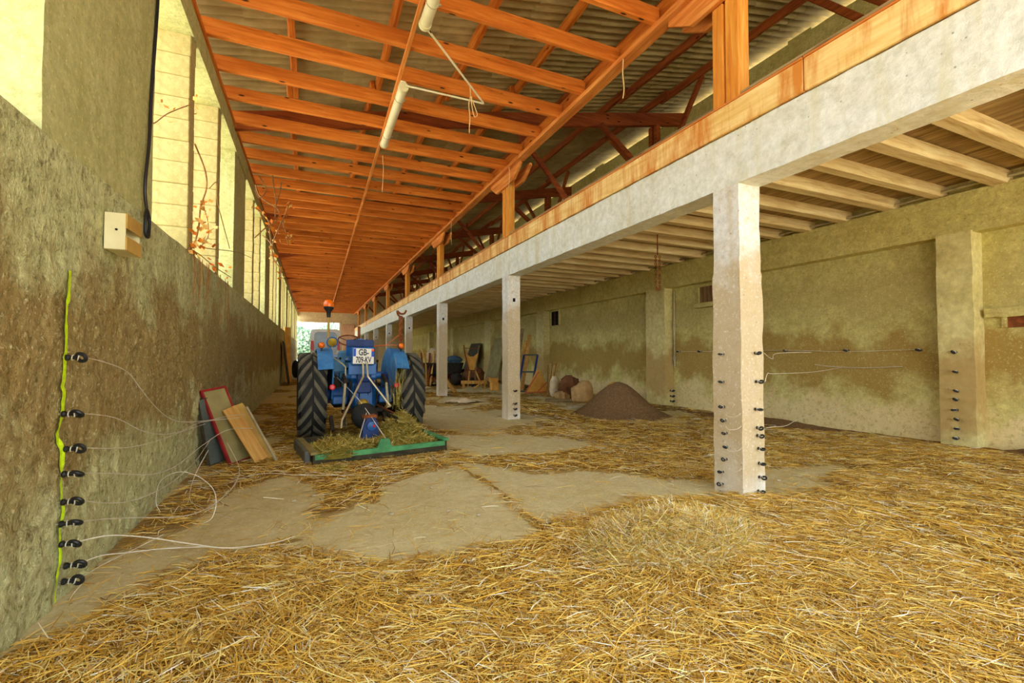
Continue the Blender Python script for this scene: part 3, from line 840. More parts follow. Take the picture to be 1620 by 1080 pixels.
WIRES = [
  [(-1.25, 3.55, 1.43), (-1.27, 3.93, 1.39), (-1.27, 4.32, 1.31), (-1.27, 4.7, 1.12), (-1.27, 5.08, 0.95), (-1.26, 5.47, 0.81), (-1.22, 5.85, 0.73), (-1.08, 6.23, 0.69), (-0.95, 6.62, 0.68), (-0.81, 7.0, 0.65)],
  [(-1.25, 3.51, 1.1), (-1.27, 4.09, 1.0), (-1.27, 4.67, 0.82), (-1.27, 5.25, 0.7), (-1.25, 5.84, 0.64), (-1.18, 6.42, 0.65), (-0.86, 7.0, 0.61)],
  [(-1.25, 3.54, 0.89), (-1.27, 4.38, 0.74), (-1.27, 5.22, 0.66), (-1.25, 6.06, 0.62), (-1.2, 6.7, 0.59)],
  [(-1.25, 3.51, 0.75), (-1.27, 4.09, 0.61), (-1.2, 4.67, 0.46), (-1.16, 5.25, 0.4), (-1.07, 5.84, 0.47), (-0.92, 6.42, 0.54), (-0.72, 7.0, 0.46)],
  [(-1.25, 3.5, 0.59), (-1.22, 4.18, 0.38), (-1.16, 4.86, 0.3), (-1.12, 5.54, 0.31), (-1.14, 6.22, 0.33), (-1.14, 6.7, 0.4)],
  [(-1.25, 3.48, 0.47), (-1.26, 3.88, 0.36), (-1.21, 4.29, 0.23), (-0.98, 4.69, 0.08), (-0.85, 5.09, 0.03), (-0.73, 5.5, 0.08), (-0.74, 5.9, 0.08)],
  [(-1.25, 3.5, 0.35), (-1.13, 3.58, 0.34), (-0.97, 3.65, 0.28), (-0.74, 3.73, 0.17), (-0.53, 3.8, 0.08), (-0.26, 3.88, 0.04), (-0.11, 3.95, 0.04)],
  [(-1.25, 3.53, 0.21), (-1.19, 3.65, 0.2), (-1.1, 3.76, 0.16), (-0.92, 3.88, 0.11), (-0.68, 4.0, 0.04)],
  [(-1.25, 3.56, 0.11), (-1.25, 3.84, 0.07), (-1.16, 4.12, 0.05), (-1.05, 4.4, 0.04)]]
for i, w in enumerate(WIRES):
    mb = MB(); mb.tube(w, .0032 if i < 5 else .0036, 5, 6)
    o = obj('fence_wire', mb, MATS['steel_wire'], None, w[0], True)
    tag(o, 'thin pale fence wire trailing from the left wall insulator that is ' + ORD[i], 'wire', 'slack fence wires by the left wall')
LOOPS = [
  ([(-1.22, 5.0, 0.05), (-1.24, 4.95, 0.16), (-1.2, 4.9, 0.34), (-1.07, 4.85, 0.42), (-0.92, 4.8, 0.39), (-0.79, 4.75, 0.28), (-0.75, 4.7, 0.16), (-0.77, 4.65, 0.05), (-0.82, 4.6, 0.03)], 'loop of loose wire standing up off the floor by the left wall'),
  ([(-1.04, 6.0, 0.39), (-1.11, 5.77, 0.19), (-1.11, 5.53, 0.06), (-1.05, 5.3, 0.03), (-0.93, 5.07, 0.03), (-0.78, 4.83, 0.03), (-0.6, 4.6, 0.03)], 'loose wire curling down to the bare floor by the left wall'),
  ([(-0.89, 6.2, 0.42), (-0.73, 5.9, 0.19), (-0.73, 5.6, 0.09), (-0.8, 5.3, 0.03), (-0.86, 5.0, 0.03)], 'loose wire hooked over below the leaning boards'),
  ([(-0.76, 6.0, 0.04), (-0.47, 5.9, 0.1), (-0.08, 5.8, 0.06), (0.47, 5.7, 0.03)], 'loose wire lying across the straw towards the mower')]
for w, l in LOOPS:
    mb = MB(); mb.tube(w, .003, 5, 8); o = obj('fence_wire', mb, MATS['steel_wire'], None, w[0], True); tag(o, l, 'wire', 'slack fence wires by the left wall')
def wire(pts, label, r=.003, group=None):
    mb = MB(); mb.tube(pts, r, 5, 6); o = obj('fence_wire', mb, MATS['steel_wire'], None, pts[0], True); return tag(o, label, 'wire', group)
wire([(4.23, 3.24, 1.46), (4.5, 3.35, 1.40), (5.2, 3.8, 1.46), (6.6, 4.3, 1.48), (9.2, 6.6, 1.52)], 'wire from the nearest column to the right wall, topmost', group='wires right of the nearest column')
wire([(4.24, 3.24, 1.17), (4.36, 3.3, 1.25), (5.0, 3.7, 1.22), (6.5, 4.2, 1.2), (8.9, 5.2, 1.22)], 'wire from the nearest column to the right wall, second from the top', group='wires right of the nearest column')
wire([(4.25, 3.24, .70), (4.5, 3.35, .68), (5.2, 3.7, .6), (6.4, 4.3, .55), (8.9, 5.2, .5)], 'wire from the nearest column to the right wall, lowest', group='wires right of the nearest column')
wire([(9.28, 4.26, 1.53), (9.27, 5.39, 1.50), (9.27, 6.6, 1.53), (9.27, 8.96, 1.52), (9.27, 9.7, 1.52)], 'long level wire strung between insulators along the right wall', .004)
wire([(9.3, 4.5, 1.24), (9.3, 5.1, 1.2), (9.29, 5.7, 1.21), (9.3, 6.0, 1.24)], 'short pale wire sagging on the right wall below the insulators', .006)
for i, (z, l) in enumerate(((.84, 'upper'), (.71, 'second'), (.49, 'third'), (.29, 'lowest'))):
    wire([(3.93, 3.46, z - .01), (3.91, 3.40, z - .03), (3.92, 3.32, z - .015), (3.95, 3.29, z + .02)], 'short wire tail on the left side of the nearest column, ' + l, .0035, 'wire tails on the nearest column')
# fluorescent line sprayed on the wall
zz = np.arange(.03, 1.98, .03)
vs, fs = [], []
for i, z in enumerate(zz):
    yc = 3.475 + .045 * z + .004 * math.sin(z * 5); w = .012 + .009 * (z > .75)
    for s in (-1, 0, 1):
        y = yc + s * w * (.85 + .3 * random.random())
        gy, gz = np.meshgrid(y + np.linspace(-.03, .03, 7), z + np.linspace(-.03, .03, 7)); vs.append((XL + float(wall_dx(gy, gz).max()) + .006, y, float(z)))
for i in range(len(zz) - 1):
    for s in (0, 1): fs.append((i * 3 + s, i * 3 + s + 1, i * 3 + s + 4, i * 3 + s + 3))
mb = MB(); mb.add(vs, fs)
o = obj('paint_line', mb, MATS['paint_yellow'], None, (XL, 3.5, 0)); tag(o, 'fluorescent yellow line sprayed up the left wall', 'paint mark')

# junction box and cable on the left wall
t = thing('junction_box', 'cream wall box with an open slot below the window sill', 'box', (XL + .005, 4.2, 2.19))
mb = MB(); mb.box(0, .12, -.15, -.135, 0, .26, .003); mb.box(0, .12, .135, .15, 0, .26, .003); mb.box(0, .12, -.135, .135, .247, .26, .003); mb.box(0, .12, -.135, .135, 0, .013, .003); mb.box(0, .012, -.135, .135, .013, .247)
obj('body', mb, MATS['cream_plastic'], t)
mb = MB(); mb.box(.12, .13, -.15, .15, .155, .262, .003); mb.box(.12, .13, -.15, .15, -.002, .10, .003); obj('cover', mb, MATS['brown_board'], t)
mb = MB(); mb.tube([(.07, -.149, .14), (.07, -.156, .14)], .008, 8); obj('screw', mb, MATS['dark'], t)
mb = MB(); mb.box(.03, .11, -.12, .12, .015, .12, .004); obj('terminal_block', mb, MATS['cream_plastic'], t)
mb = MB(); mb.tube([(-1.33, 5.06, 5.2), (-1.33, 5.05, 4.69), (-1.33, 4.93, 3.75), (-1.32, 4.86, 3.3), (-1.32, 4.78, 2.89), (-1.32, 4.83, 2.7), (-1.31, 4.87, 2.62), (-1.30, 4.82, 2.46), (-1.30, 4.74, 2.47), (-1.30, 4.74, 2.6), (-1.31, 4.80, 2.69), (-1.31, 4.87, 2.63)], .013, 8, 8)
o = obj('hanging_cable', mb, MATS['black_plastic'], None, (-1.33, 4.9, 2.5), True); tag(o, 'dark cable hanging down the left pier ending in a loop', 'cable')

# dry vines
VH = [[(-1.21, 5.25), (-1.11, 5.01), (-0.75, 4.77), (-0.79, 4.47), (-1.0, 4.26), (-1.2, 4.02)], [(-0.69, 5.43), (-0.72, 5.14), (-0.78, 4.84), (-0.8, 4.54)], [(-0.54, 4.87), (-0.56, 4.72), (-0.68, 4.45), (-0.83, 4.06), (-0.87, 3.81), (-0.81, 3.57), (-0.68, 3.39), (-0.67, 3.18)], [(-0.67, 4.56), (-0.59, 4.28), (-0.44, 4.1)], [(-0.59, 4.28), (-0.53, 3.99)], [(-1.2, 4.71), (-0.94, 4.45), (-0.9, 4.17), (-0.87, 3.88), (-0.85, 3.71)], [(-0.84, 3.89), (-0.93, 4.02), (-1.06, 4.15)], [(-1.15, 5.5), (-1.0, 5.2), (-1.12, 4.95), (-1.2, 5.1)], [(-.87, 5.5), (-.83, 5.2), (-.78, 4.84)]]
LPAL = np.array([lin(c) for c in ((252, 168, 56), (240, 136, 36), (254, 200, 110), (226, 120, 40))])
def leaves(pts, n, spread, size, parent, off):
    P = np.array(pts)[rng.integers(0, len(pts), n)] + rng.normal(0, spread, (n, 3))
    a = rng.normal(size=(n, 3)); a /= np.linalg.norm(a, axis=1)[:, None]
    b = np.cross(a, rng.normal(size=(n, 3))); b /= np.linalg.norm(b, axis=1)[:, None]
    s = (size * (.5 + rng.random(n)))[:, None]
    V = np.stack([P - a * s, P - b * s * .7, P + a * s, P + b * s * .7], 1).reshape(-1, 3) - np.array(off)
    F = np.arange(4 * n).reshape(-1, 4)
    c = np.repeat(LPAL[rng.integers(0, 4, n)], 4, 0)
    o = np_mesh('leaves', V, F, MATS['leafy'], c, parent=parent); o['kind'] = 'stuff'
t = thing('dry_vine', 'dry orange vine hanging from the joists in a tangle', 'vine', (-.9, 11.6, 5.4))
pp = []
for k, l in enumerate(VH):
    pts = [(x, 11.6 + .12 * math.sin(k * 2 + i), z) for i, (x, z) in enumerate(l)]
    mb = MB(); mb.tube(pts, [.018] + [.013] * (len(pts) - 1), 5, 6); obj('stem', mb, MATS['bark'], t, world=True)
    if k in (2, 3, 4, 5): pp += catmull([Vector(p) for p in pts], [0] * len(pts), 6)[0]
leaves([tuple(p) for p in pp], 110, .04, .045, t, (-.9, 11.6, 5.4))
VW = [[(6.43, 2.68), (6.53, 2.97), (6.87, 3.3), (7.11, 3.63), (6.8, 3.76), (6.48, 3.95)], [(7.11, 3.63), (7.73, 3.92), (7.99, 3.73), (8.39, 3.35), (8.88, 3.2)], [(6.71, 2.78), (7.36, 3.05), (7.22, 3.23), (6.77, 3.27)], [(6.48, 2.73), (7.38, 2.88), (9.54, 3.28), (11.72, 3.6)], [(6.34, 2.66), (6.82, 2.68), (7.61, 2.66), (9.24, 2.77)]]
t = thing('dry_vine', 'dry leafy vine climbing through the window opening above the sill', 'vine', (-1.32, 6.5, 2.68))
pp = []
for k, l in enumerate(VW):
    pts = [(-1.3 + .03 * math.sin(i * 2 + k), y, z + .02) for i, (y, z) in enumerate(l)]
    mb = MB(); mb.tube(pts, .006 if k else .01, 5, 6); obj('stem', mb, MATS['bark'], t, world=True)
    if k in (0, 2, 4): pp += catmull([Vector(p) for p in pts], [0] * len(pts), 6)[0][:16]
leaves([tuple(p) for p in pp], 60, .05, .04, t, (-1.32, 6.5, 2.68))
pts = [(-1.32, 4.91, 3.5), (-1.40, 5.31, 3.66), (-1.42, 5.82, 4.0), (-1.34, 6.35, 4.38)]
t = thing('dry_vine', 'thin dry tendril with a few orange leaves against the first block fin', 'vine', pts[0])
mb = MB(); mb.tube(pts, .006, 5, 6); obj('stem', mb, MATS['bark'], t, world=True)
leaves(pts[2:], 14, .06, .03, t, pts[0])
# dead creeper hanging over the sill
t = thing('dead_creeper', 'brown dead creeper stems hanging from the sill down the left wall', 'vine', (-1.31, 7.0, 2.6))
for i in range(16):
    y = random.uniform(6.2, 9.5); z = 2.68; L = random.uniform(.25, .8)
    mb = MB(); mb.tube([(-1.32, y, z), (-1.30, y + random.uniform(-.1, .1), z - L * .4), (-1.31, y + random.uniform(-.15, .15), z - L)], .005, 4, 4); obj('stem', mb, MATS['bark'], t, world=True)

# ------------------------------------------------------------------ lamps, conduit, strings
def tube_lamp(y0, y1, x, label):
    t = thing('tube_lamp', label, 'lamp', (x, y0, 5.5), 0, 'tube lamps under the batten')
    L = y1 - y0
    mb = MB(); mb.box(-.04, .04, .02, L - .02, -.03, .02, .006); obj('housing', mb, MATS['lamp_white'], t)
    mb = MB(); mb.tube([(0, .05, -.085), (0, L - .05, -.085)], .068, 16); obj('diffuser', mb, MATS['lamp_white'], t, smooth=True)
    for y in (0, L - .06):
        mb = MB(); mb.tube([(0, y, -.085), (0, y + .06, -.085)], .075, 16); obj('end_cap', mb, MATS['cream_plastic'], t, smooth=True)
    for y in (.35, L - .4):
        mb = MB(); mb.torus((0, y, -.085), .072, .006, (0, 1, 0), 14, 6); mb.box(.06, .1, y - .015, y + .015, -.1, -.08, .003); obj('clip', mb, MATS['galv'], t)
tube_lamp(3.75, 5.38, 1.2, 'dusty white tube lamp cut off by the top of the picture')
tube_lamp(6.75, 8.8, 1.2, 'dusty white tube lamp below the bent conduit')
t = thing('conduit', 'pale bent conduit forming a triangle between the two tube lamps', 'conduit', (2.44, 6.7, 5.42))
mb = MB(); mb.tube([(1.22, 5.4, 5.42), (2.44, 6.7, 5.42)], .014, 8); mb.tube([(2.45, 6.71, 5.42), (1.22, 6.72, 5.42)], .014, 8); obj('pipe', mb, MATS['lamp_white'], t, world=True)
mb = MB(); mb.tube([(1.2, 5.32, 5.42), (1.3, 5.48, 5.42)], .011, 6); obj('sleeve', mb, MATS['dark'], t, world=True)
def string(pts, label, r=.008):
    mb = MB(); mb.tube(pts, r, 5, 4); o = obj('string', mb, MATS['cord'], None, pts[0]); tag(o, label, 'string', 'strings hanging under the roof')
string([(2.18, 6.6, 5.58), (2.19, 6.6, 5.42), (2.17, 6.62, 5.3), (2.19, 6.62, 5.1), (2.18, 6.62, 4.95), (2.18, 6.62, 4.85)], 'knotted string hanging from the bent conduit')
string([(2.19, 6.6, 5.42), (2.27, 6.6, 5.25), (2.3, 6.6, 5.15), (2.25, 6.6, 5.12), (2.21, 6.6, 5.3), (2.21, 6.6, 5.42)], 'looped string end beside the knotted string')
string([(3.87, 5.03, 5.5), (3.86, 5.03, 5.3), (3.88, 5.03, 5.1), (3.86, 5.03, 4.95)], 'twisted string under the girder near the timber posts')
string([(3.87, 9.0, 5.5), (3.88, 9.0, 5.3), (3.86, 9.0, 5.05)], 'short string under the girder before the second timber post')
string([(1.27, 9.5, 5.5), (1.29, 9.5, 5.2), (1.27, 9.5, 4.75)], 'straight string hanging below the batten past the lamp', .006)
string([(3.88, 13.5, 5.5), (3.87, 13.5, 5.2), (3.88, 13.5, 4.8)], 'string under the girder beyond the second timber post')
mb = MB()
for i in range(9):
    for x in (6.48, 6.58): mb.torus((x, 7.4, 3.46 - i * .075), .026, .009, (1, 0, 0) if i % 2 else (0, 1, 0), 10, 5)
for i in range(3): mb.torus((6.5 + i * .035, 7.4, 2.8 - .02 * (i == 1)), .026, .009, (0, 1, 0), 10, 5)
mb.tube([(6.53, 7.4, 3.95), (6.53, 7.4, 3.5)], .012, 6)
o = obj('hanging_chain', mb, MATS['rust'], None, (6.53, 7.4, 3.9)); tag(o, 'rusty chain hanging in a loop from the loft joists', 'chain')
mb = MB(); mb.tube([(9.05, YN + .3, 3.99), (9.06, 2.5, 3.985), (9.04, 3.4, 4.0), (9.06, 5, 3.975), (9.05, 9, 3.985), (9.05, 20, 3.98), (9.05, 40, 3.98)], .022, 8, 4)
o = obj('wall_pipe', mb, MATS['galv'], None, (9.05, 3, 3.96)); tag(o, 'grey pipe running along the ring beam under the loft joists', 'pipe')
mb = MB(); mb.tube([(9.31, 9.9, 3.2), (9.31, 9.9, 1.1)], .022, 8); mb.box(9.28, 9.35, 9.85, 9.95, 2.2, 2.28, .005); mb.box(9.28, 9.35, 9.85, 9.95, 1.3, 1.4, .005)
o = obj('upright_pipe', mb, MATS['galv'], None, (9.31, 9.9, 1.1)); tag(o, 'upright grey pipe on the right wall beside the second pilaster', 'pipe')

# ------------------------------------------------------------------ boards leaning on the left wall
def lean(name, label, cat, base, top, w, th, m, along=(0, 1, 0), b=.004, edge=None, group='boards leaning on the left wall', edge_t=.012):
    """panel standing on `base` leaning to `top`; w measured along `along`"""
    base, top, al = Vector(base), Vector(top), Vector(along).normalized()
    d = top - base; L = d.length; u = d.normalized(); al = (al - u * al.dot(u)).normalized(); n = al.cross(u)
    M = Matrix(((al.x, n.x, u.x, base.x), (al.y, n.y, u.y, base.y), (al.z, n.z, u.z, base.z), (0, 0, 0, 1)))
    t = thing(name, label, cat, (0, 0, 0), 0, group); t.matrix_world = M
    mb = MB(); mb.box(-w / 2, w / 2, -th / 2, th / 2, 0, L, b); obj('board', mb, MATS[m], t)
    if edge:
        mb = MB(); e = edge_t
        mb.box(-w / 2 - e, -w / 2, -th / 2 - .006, th / 2 + .006, 0, L, .003); mb.box(w / 2, w / 2 + e, -th / 2 - .006, th / 2 + .006, 0, L, .003)
        mb.box(-w / 2 - e, w / 2 + e, -th / 2 - .006, th / 2 + .006, L, L + e, .003); mb.box(-w / 2 - e, w / 2 + e, -th / 2 - .006, th / 2 + .006, -e * .5, 0, .003)
        obj('edging', mb, MATS[edge], t)
    return t
lean('plywood_sheet', 'slate grey panel leaning on the left wall, nearest the wires', 'panel', (-1.12, 7.15, .02), (-1.27, 7.2, .86), .36, .03, 'slate_panel', (.5, 1, 0), edge='mower_dark')
lean('plywood_sheet', 'olive panel with a dark red edge leaning on the left wall', 'panel', (-.86, 7.12, .03), (-1.22, 7.3, .96), .32, .03, 'olive_panel', (.9, 1, 0), edge='red_paint', edge_t=.03)
lean('leaning_plank', 'yellow brown plank leaning over the red edged panel', 'plank', (-.60, 6.95, .03), (-1.02, 7.2, .72), .17, .05, 'pale_w', (1, .45, .4))
lean('leaning_plank', 'brown plank behind the yellow one, with dark nail holes', 'plank', (-.50, 7.12, .03), (-.95, 7.38, .74), .14, .04, 'brown_board', (1, .45, .4))
mb = MB(); mb.bar((-.42, 6.86, .03), (-.82, 7.25, .72), .03, .03, .004); o = obj('thin_rod', mb, MATS['galv'], None, (-.42, 6.86, 0)); tag(o, 'thin grey rod leaning against the planks by the left wall', 'rod')
lean('leaning_plank', 'orange plank standing against the left wall near the far gateway', 'plank', (-1.1, 26.2, .02), (-1.2, 26.4, 2.85), .35, .06, 'orange_board', (1, 1, 0), group='things along the far left wall')
lean('tar_sheet', 'dark sheet leaning against the left wall beside the orange plank', 'panel', (-1.0, 24.2, .02), (-1.25, 24.4, 2.0), 1.4, .04, 'mower_dark', (0, 1, 0), group='things along the far left wall')
mb = MB(); mb.torus((0, 0, .55), .4, .14, (1, .25, 0), 20, 8); o = obj('worn_tyre', mb, MATS['rubber'], None, (0, 0, 0), True); o.location = (-.9, 30.5, 0); tag(o, 'black worn tyre standing by the left wall near the gateway', 'tyre')

# ------------------------------------------------------------------ tractor
TR = thing('tractor', 'old blue tractor seen from behind with orange beacon', 'tractor', (.80, 8.68, 0), math.radians(2.5))
def MX(loc, rot=(0, 0, 0)): return Matrix.Translation(loc) @ Euler(rot).to_matrix().to_4x4()
def tyre(x, y, R, w, lugs, side, name):
    tp = MB(); hw = w / 2
    prof = [(R * .55, -hw * .62), (R * .62, -hw * .86), (R * .78, -hw), (R * .90, -hw * .97), (R * .955, -hw * .8), (R * .965, 0), (R * .955, hw * .8), (R * .90, hw * .97), (R * .78, hw), (R * .62, hw * .86), (R * .55, hw * .62)]
    M = MX((x, y, R), (0, PI / 2, 0)); tp.lathe(prof, 48, M)
    t = obj(name, tp, MATS['rubber'], TR, smooth=True)
    lg = MB()
    if lugs:
        for s in (-1, 1):
            for i in range(lugs):
                a0 = 2 * PI * (i + (.5 if s > 0 else 0)) / lugs
                n = 5; vs = []; fs = []
                for j in range(n + 1):
                    f = j / n; xx = s * (.015 + (hw * 1.0 - .015) * f); a = a0 + .46 * f
                    rb = R * (.955 - (.06 if f > .9 else 0)); rt = R * (1.0 - .012 * f - (.03 if f > .9 else 0))
                    da = .075
                    for (r, d) in ((rb, -da * 1.25), (rt, -da * .8), (rt, da * .8), (rb, da * 1.25)):
                        # angle measured in the y-z plane; chevrons point the way the wheel rolls
                        vs.append((x + xx, y + r * math.cos(a + d), R + r * math.sin(a + d)))
                for j in range(n):
                    for q in range(3): fs.append((j * 4 + q, j * 4 + q + 1, j * 4 + q + 5, j * 4 + q + 4))
                fs.append((0, 1, 2, 3)); fs.append(tuple(n * 4 + q for q in (3, 2, 1, 0)))
                lg.add(vs, fs)
        o = obj('tread', lg, MATS['tread'], t)
    rim = MB(); rim.lathe([(.05, -.02), (R * .3, -.02), (R * .38, side * .06), (R * .5, side * .06), (R * .56, -hw * .6), (R * .56, hw * .6), (R * .52, hw * .6)], 32, M); obj('rim', rim, MATS['blue_faded'], t, smooth=True)
tyre(-.81, 0, .74, .43, 17, -1, 'rear_tyre'); tyre(.81, 0, .74, .43, 17, 1, 'rear_tyre')
tyre(-.68, 2.15, .40, .2, 16, -1, 'front_tyre'); tyre(.68, 2.15, .40, .2, 16, 1, 'front_tyre')
def fender(s):
    n = 18; a0, a1 = math.radians(35), math.radians(165)     # angle from rear (-y) over the top to the front
    R = .83; xi, xo = s * .50, s * .74
    vs, fs = [], []
    for i in range(n + 1):
        a = a0 + (a1 - a0) * i / n
        for (x, r) in ((xi, R), (xo, R - .03), (xo, R - .045), (xi, R - .015)):
            vs.append((x, -r * math.cos(a), .74 + r * math.sin(a)))
    for i in range(n):
        for q in range(4): fs.append((i * 4 + q, i * 4 + (q + 1) % 4, (i + 1) * 4 + (q + 1) % 4, (i + 1) * 4 + q))
    fs += [(0, 1, 2, 3), tuple(n * 4 + q for q in (3, 2, 1, 0))]
    mb = MB(); mb.add(vs, fs); f = obj('fender', mb, MATS['fender_blue'], TR, smooth=True)
    mb = MB(); poly = [(-R * math.cos(a0 + (a1 - a0) * i / n), .74 + R * math.sin(a0 + (a1 - a0) * i / n)) for i in range(n + 1)] + [(.55, .62), (-.45, .70)]
    mb.prism(poly, xi - s * .002, xi + s * .018, 'x'); obj('fender_side', mb, MATS['fender_blue'], f)
    for k in range(3):
        a = math.radians(50 + 28 * k)
        mb = MB(); mb.bar((xi - s * .004, -.5 * math.cos(a), .74 + .5 * math.sin(a)), (xi - s * .004, -.8 * math.cos(a), .74 + .8 * math.sin(a)), .012, .03, .003); obj('fender_rib', mb, MATS['blue_faded'], f)
    return f
for s in (-1, 1):
    f = fender(s)
    mb = MB(); mb.ball((s * .67, -.30, 1.60), .05, 12); obj('marker_lamp', mb, MATS['orange_lens'], f, smooth=True)
    mb = MB(); mb.lathe([(.052, 0), (.056, .02), (.05, .045), (.03, .06)], 14, MX((s * .67, -.265, 1.60), (-PI / 2, 0, 0))); mb.tube([(s * .67, -.26, 1.50), (s * .67, -.26, 1.58)], .012, 6); obj('lamp_body', mb, MATS['greasy'], f, smooth=True)
    mb = MB(); mb.lathe([(.046, 0), (.046, .02), (.03, .03)], 18, MX((s * .52, -.62, .91), (PI / 2, 0, 0))); obj('reflector', mb, MATS['red_lens'], f)
    mb = MB(); mb.bar((s * .52, -.61, .9), (s * .50, -.35, .85), .03, .05); obj('reflector_bracket', mb, MATS['navy'], f)
# driveline
mb = MB(); mb.box(-.22, .22, -.38, 1.0, .50, 1.0, .05); mb.box(-.17, .17, -.44, -.36, .55, .92, .03); obj('transmission', mb, MATS['blue'], TR)
for s in (-1, 1):
    mb = MB(); mb.lathe([(.16, 0), (.13, .1), (.1, .3), (.11, .42)], 16, MX((s * .2, 0, .74), (0, s * PI / 2, 0))); obj('axle_housing', mb, MATS['blue'], TR, smooth=True)
    mb = MB(); mb.box(s * .26, s * .50, -.42, -.28, .60, .74, .02); obj('axle_bracket', mb, MATS['blue'], TR)
mb = MB(); mb.box(-.24, .24, -.42, .2, 1.0, 1.16, .04); mb.tube([(-.34, -.36, 1.08), (.34, -.36, 1.08)], .05, 12); obj('hydraulic_cover', mb, MATS['blue'], TR)
for s in (-1, 1):
    mb = MB(); mb.bar((s * .32, -.36, 1.08), (s * .33, -.72, .98), .05, .09, .01); l = obj('lift_arm', mb, MATS['greasy'], TR)
    mb = MB(); mb.tube([(s * .33, -.70, .97), (s * .36, -.75, .55)], .022, 8); obj('lift_rod', mb, MATS['galv'], l)
    mb = MB(); mb.bar((s * .28, -.25, .48), (s * .40, -1.28, .40), .035, .085, .01); obj('lower_link', mb, MATS['greasy'], TR)
    mb = MB(); mb.tube([(s * .40, -.98, .48), (s * .25, -.3, .55)], .014, 6); obj('check_chain', mb, MATS['rust'], TR)
    mb = MB(); mb.tube([(s * .2, -.45, .96), (s * .22, -.5, .7), (s * .16, -.52, .5)], .012, 6, 5); obj('hydraulic_hose', mb, MATS['black_plastic'], TR)
mb = MB()
for i in range(9): mb.tube([(-.3 + .075 * i, -.40 - .02 * (i % 2), .62 + .03 * (i % 3)), (-.28 + .07 * i, -.46, .95 + .04 * (i % 2))], .01 + .004 * (i % 2), 6)
obj('pipework', mb, MATS['greasy'], TR)
mb = MB(); mb.box(-.12, .12, -.5, -.42, .78, 1.16, .02); mb.tube([(-.1, -.52, 1.0), (.1, -.52, 1.0)], .03, 8); obj('top_link_bracket', mb, MATS['navy'], TR)
mb = MB(); mb.lathe([(.03, 0), (.05, .03), (.05, .2), (.03, .22)], 12, MX((0, -.42, .62), (PI / 2, 0, 0))); obj('power_shaft', mb, MATS['greasy'], TR, smooth=True)
mb = MB(); mb.lathe([(.06, 0), (.085, .03), (.085, .12), (.06, .16), (.02, .17)], 20, MX((-.04, -.62, .62), (PI / 2, 0, 0))); obj('shaft_guard', mb, MATS['brass'], TR, smooth=True)
mb = MB(); mb.box(-.45, .45, -.1, .85, .52, .56, .01); obj('footplate', mb, MATS['greasy'], TR)
mb = MB(); mb.box(-.36, .36, -.56, -.46, .46, .53, .01); obj('drawbar', mb, MATS['greasy'], TR)
# seat
mb = MB(); mb.box(-.22, .22, .05, .45, 1.30, 1.38, .03); s_ = obj('seat', mb, MATS['blue'], TR)
mb = MB()
for i in range(9):
    a0, a1 = [(-.9 + 1.8 * (i + d) / 9) for d in (0, 1)]
    mb.convex([(.29 * math.sin(a), .30 - .27 * math.cos(a) + k, z) for a in (a0, a1) for k in (0, .03) for z in (1.42, 1.74 - .10 * abs(a))], [(0, 1, 3, 2), (4, 5, 7, 6), (0, 1, 5, 4), (2, 3, 7, 6), (0, 2, 6, 4), (1, 3, 7, 5)])
obj('backrest', mb, MATS['blue'], s_, smooth=True)
mb = MB(); mb.box(-.24, .24, .02, .05, 1.58, 1.71, .01); obj('backrest_pad', mb, MATS['navy'], s_)
mb = MB(); mb.bar((-.1, .2, 1.1), (-.1, .25, 1.32), .05, .05); mb.bar((.1, .2, 1.1), (.1, .25, 1.32), .05, .05); mb.box(-.2, .2, .1, .4, 1.16, 1.2, .01); obj('seat_post', mb, MATS['greasy'], s_)
# dash, bonnet, steering
mb = MB(); mb.box(-.28, .28, 1.0, 2.75, .95, 1.45, .06); b_ = obj('bonnet', mb, MATS['blue'], TR)
mb = MB(); mb.box(-.29, .29, .9, 1.05, .95, 1.52, .04); obj('dashboard', mb, MATS['blue_faded'], b_)
mb = MB(); mb.box(-.24, .24, .95, 2.5, .55, .95, .03); obj('engine', mb, MATS['greasy'], TR)
mb = MB(); mb.tube([(.2, 1.7, 1.4), (.2, 1.7, 2.05)], .03, 10); obj('exhaust', mb, MATS['rust'], b_)
mb = MB(); mb.box(-.7, .7, 2.1, 2.2, .38, .48, .01); obj('front_axle', mb, MATS['navy'], TR)
mb = MB(); mb.torus((-.1, .78, 1.72), .21, .014, (0, -.5, .87), 28, 8); w_ = obj('steering_wheel', mb, MATS['rust'], TR, smooth=True)
mb = MB()
for k in range(3):
    a = k * 2.094 + .5
    mb.tube([(-.1, .78, 1.70), (-.1 + .2 * math.cos(a), .78 + .17 * math.sin(a), 1.72 + .1 * math.sin(a))], .008, 6)
mb.tube([(-.1, .78, 1.70), (-.06, .98, 1.45)], .02, 8); obj('steering_column', mb, MATS['greasy'], w_)
mb = MB(); mb.box(-.50, -.24, .12, .55, 1.12, 1.34, .02); obj('toolbox', mb, MATS['blue_faded'], TR)
mb = MB(); mb.box(.26, .48, -.02, .3, 1.0, 1.12, .02); obj('side_box', mb, MATS['navy'], TR)
for (x, y, h) in ((.3, .55, 1.35), (.36, .5, 1.3), (-.3, .7, 1.35)):
    mb = MB(); mb.tube([(x, y, .9), (x + .02, y - .05, h)], .01, 6); mb.ball((x + .02, y - .05, h + .02), .025, 8); obj('lever', mb, MATS['greasy'], TR, smooth=True)
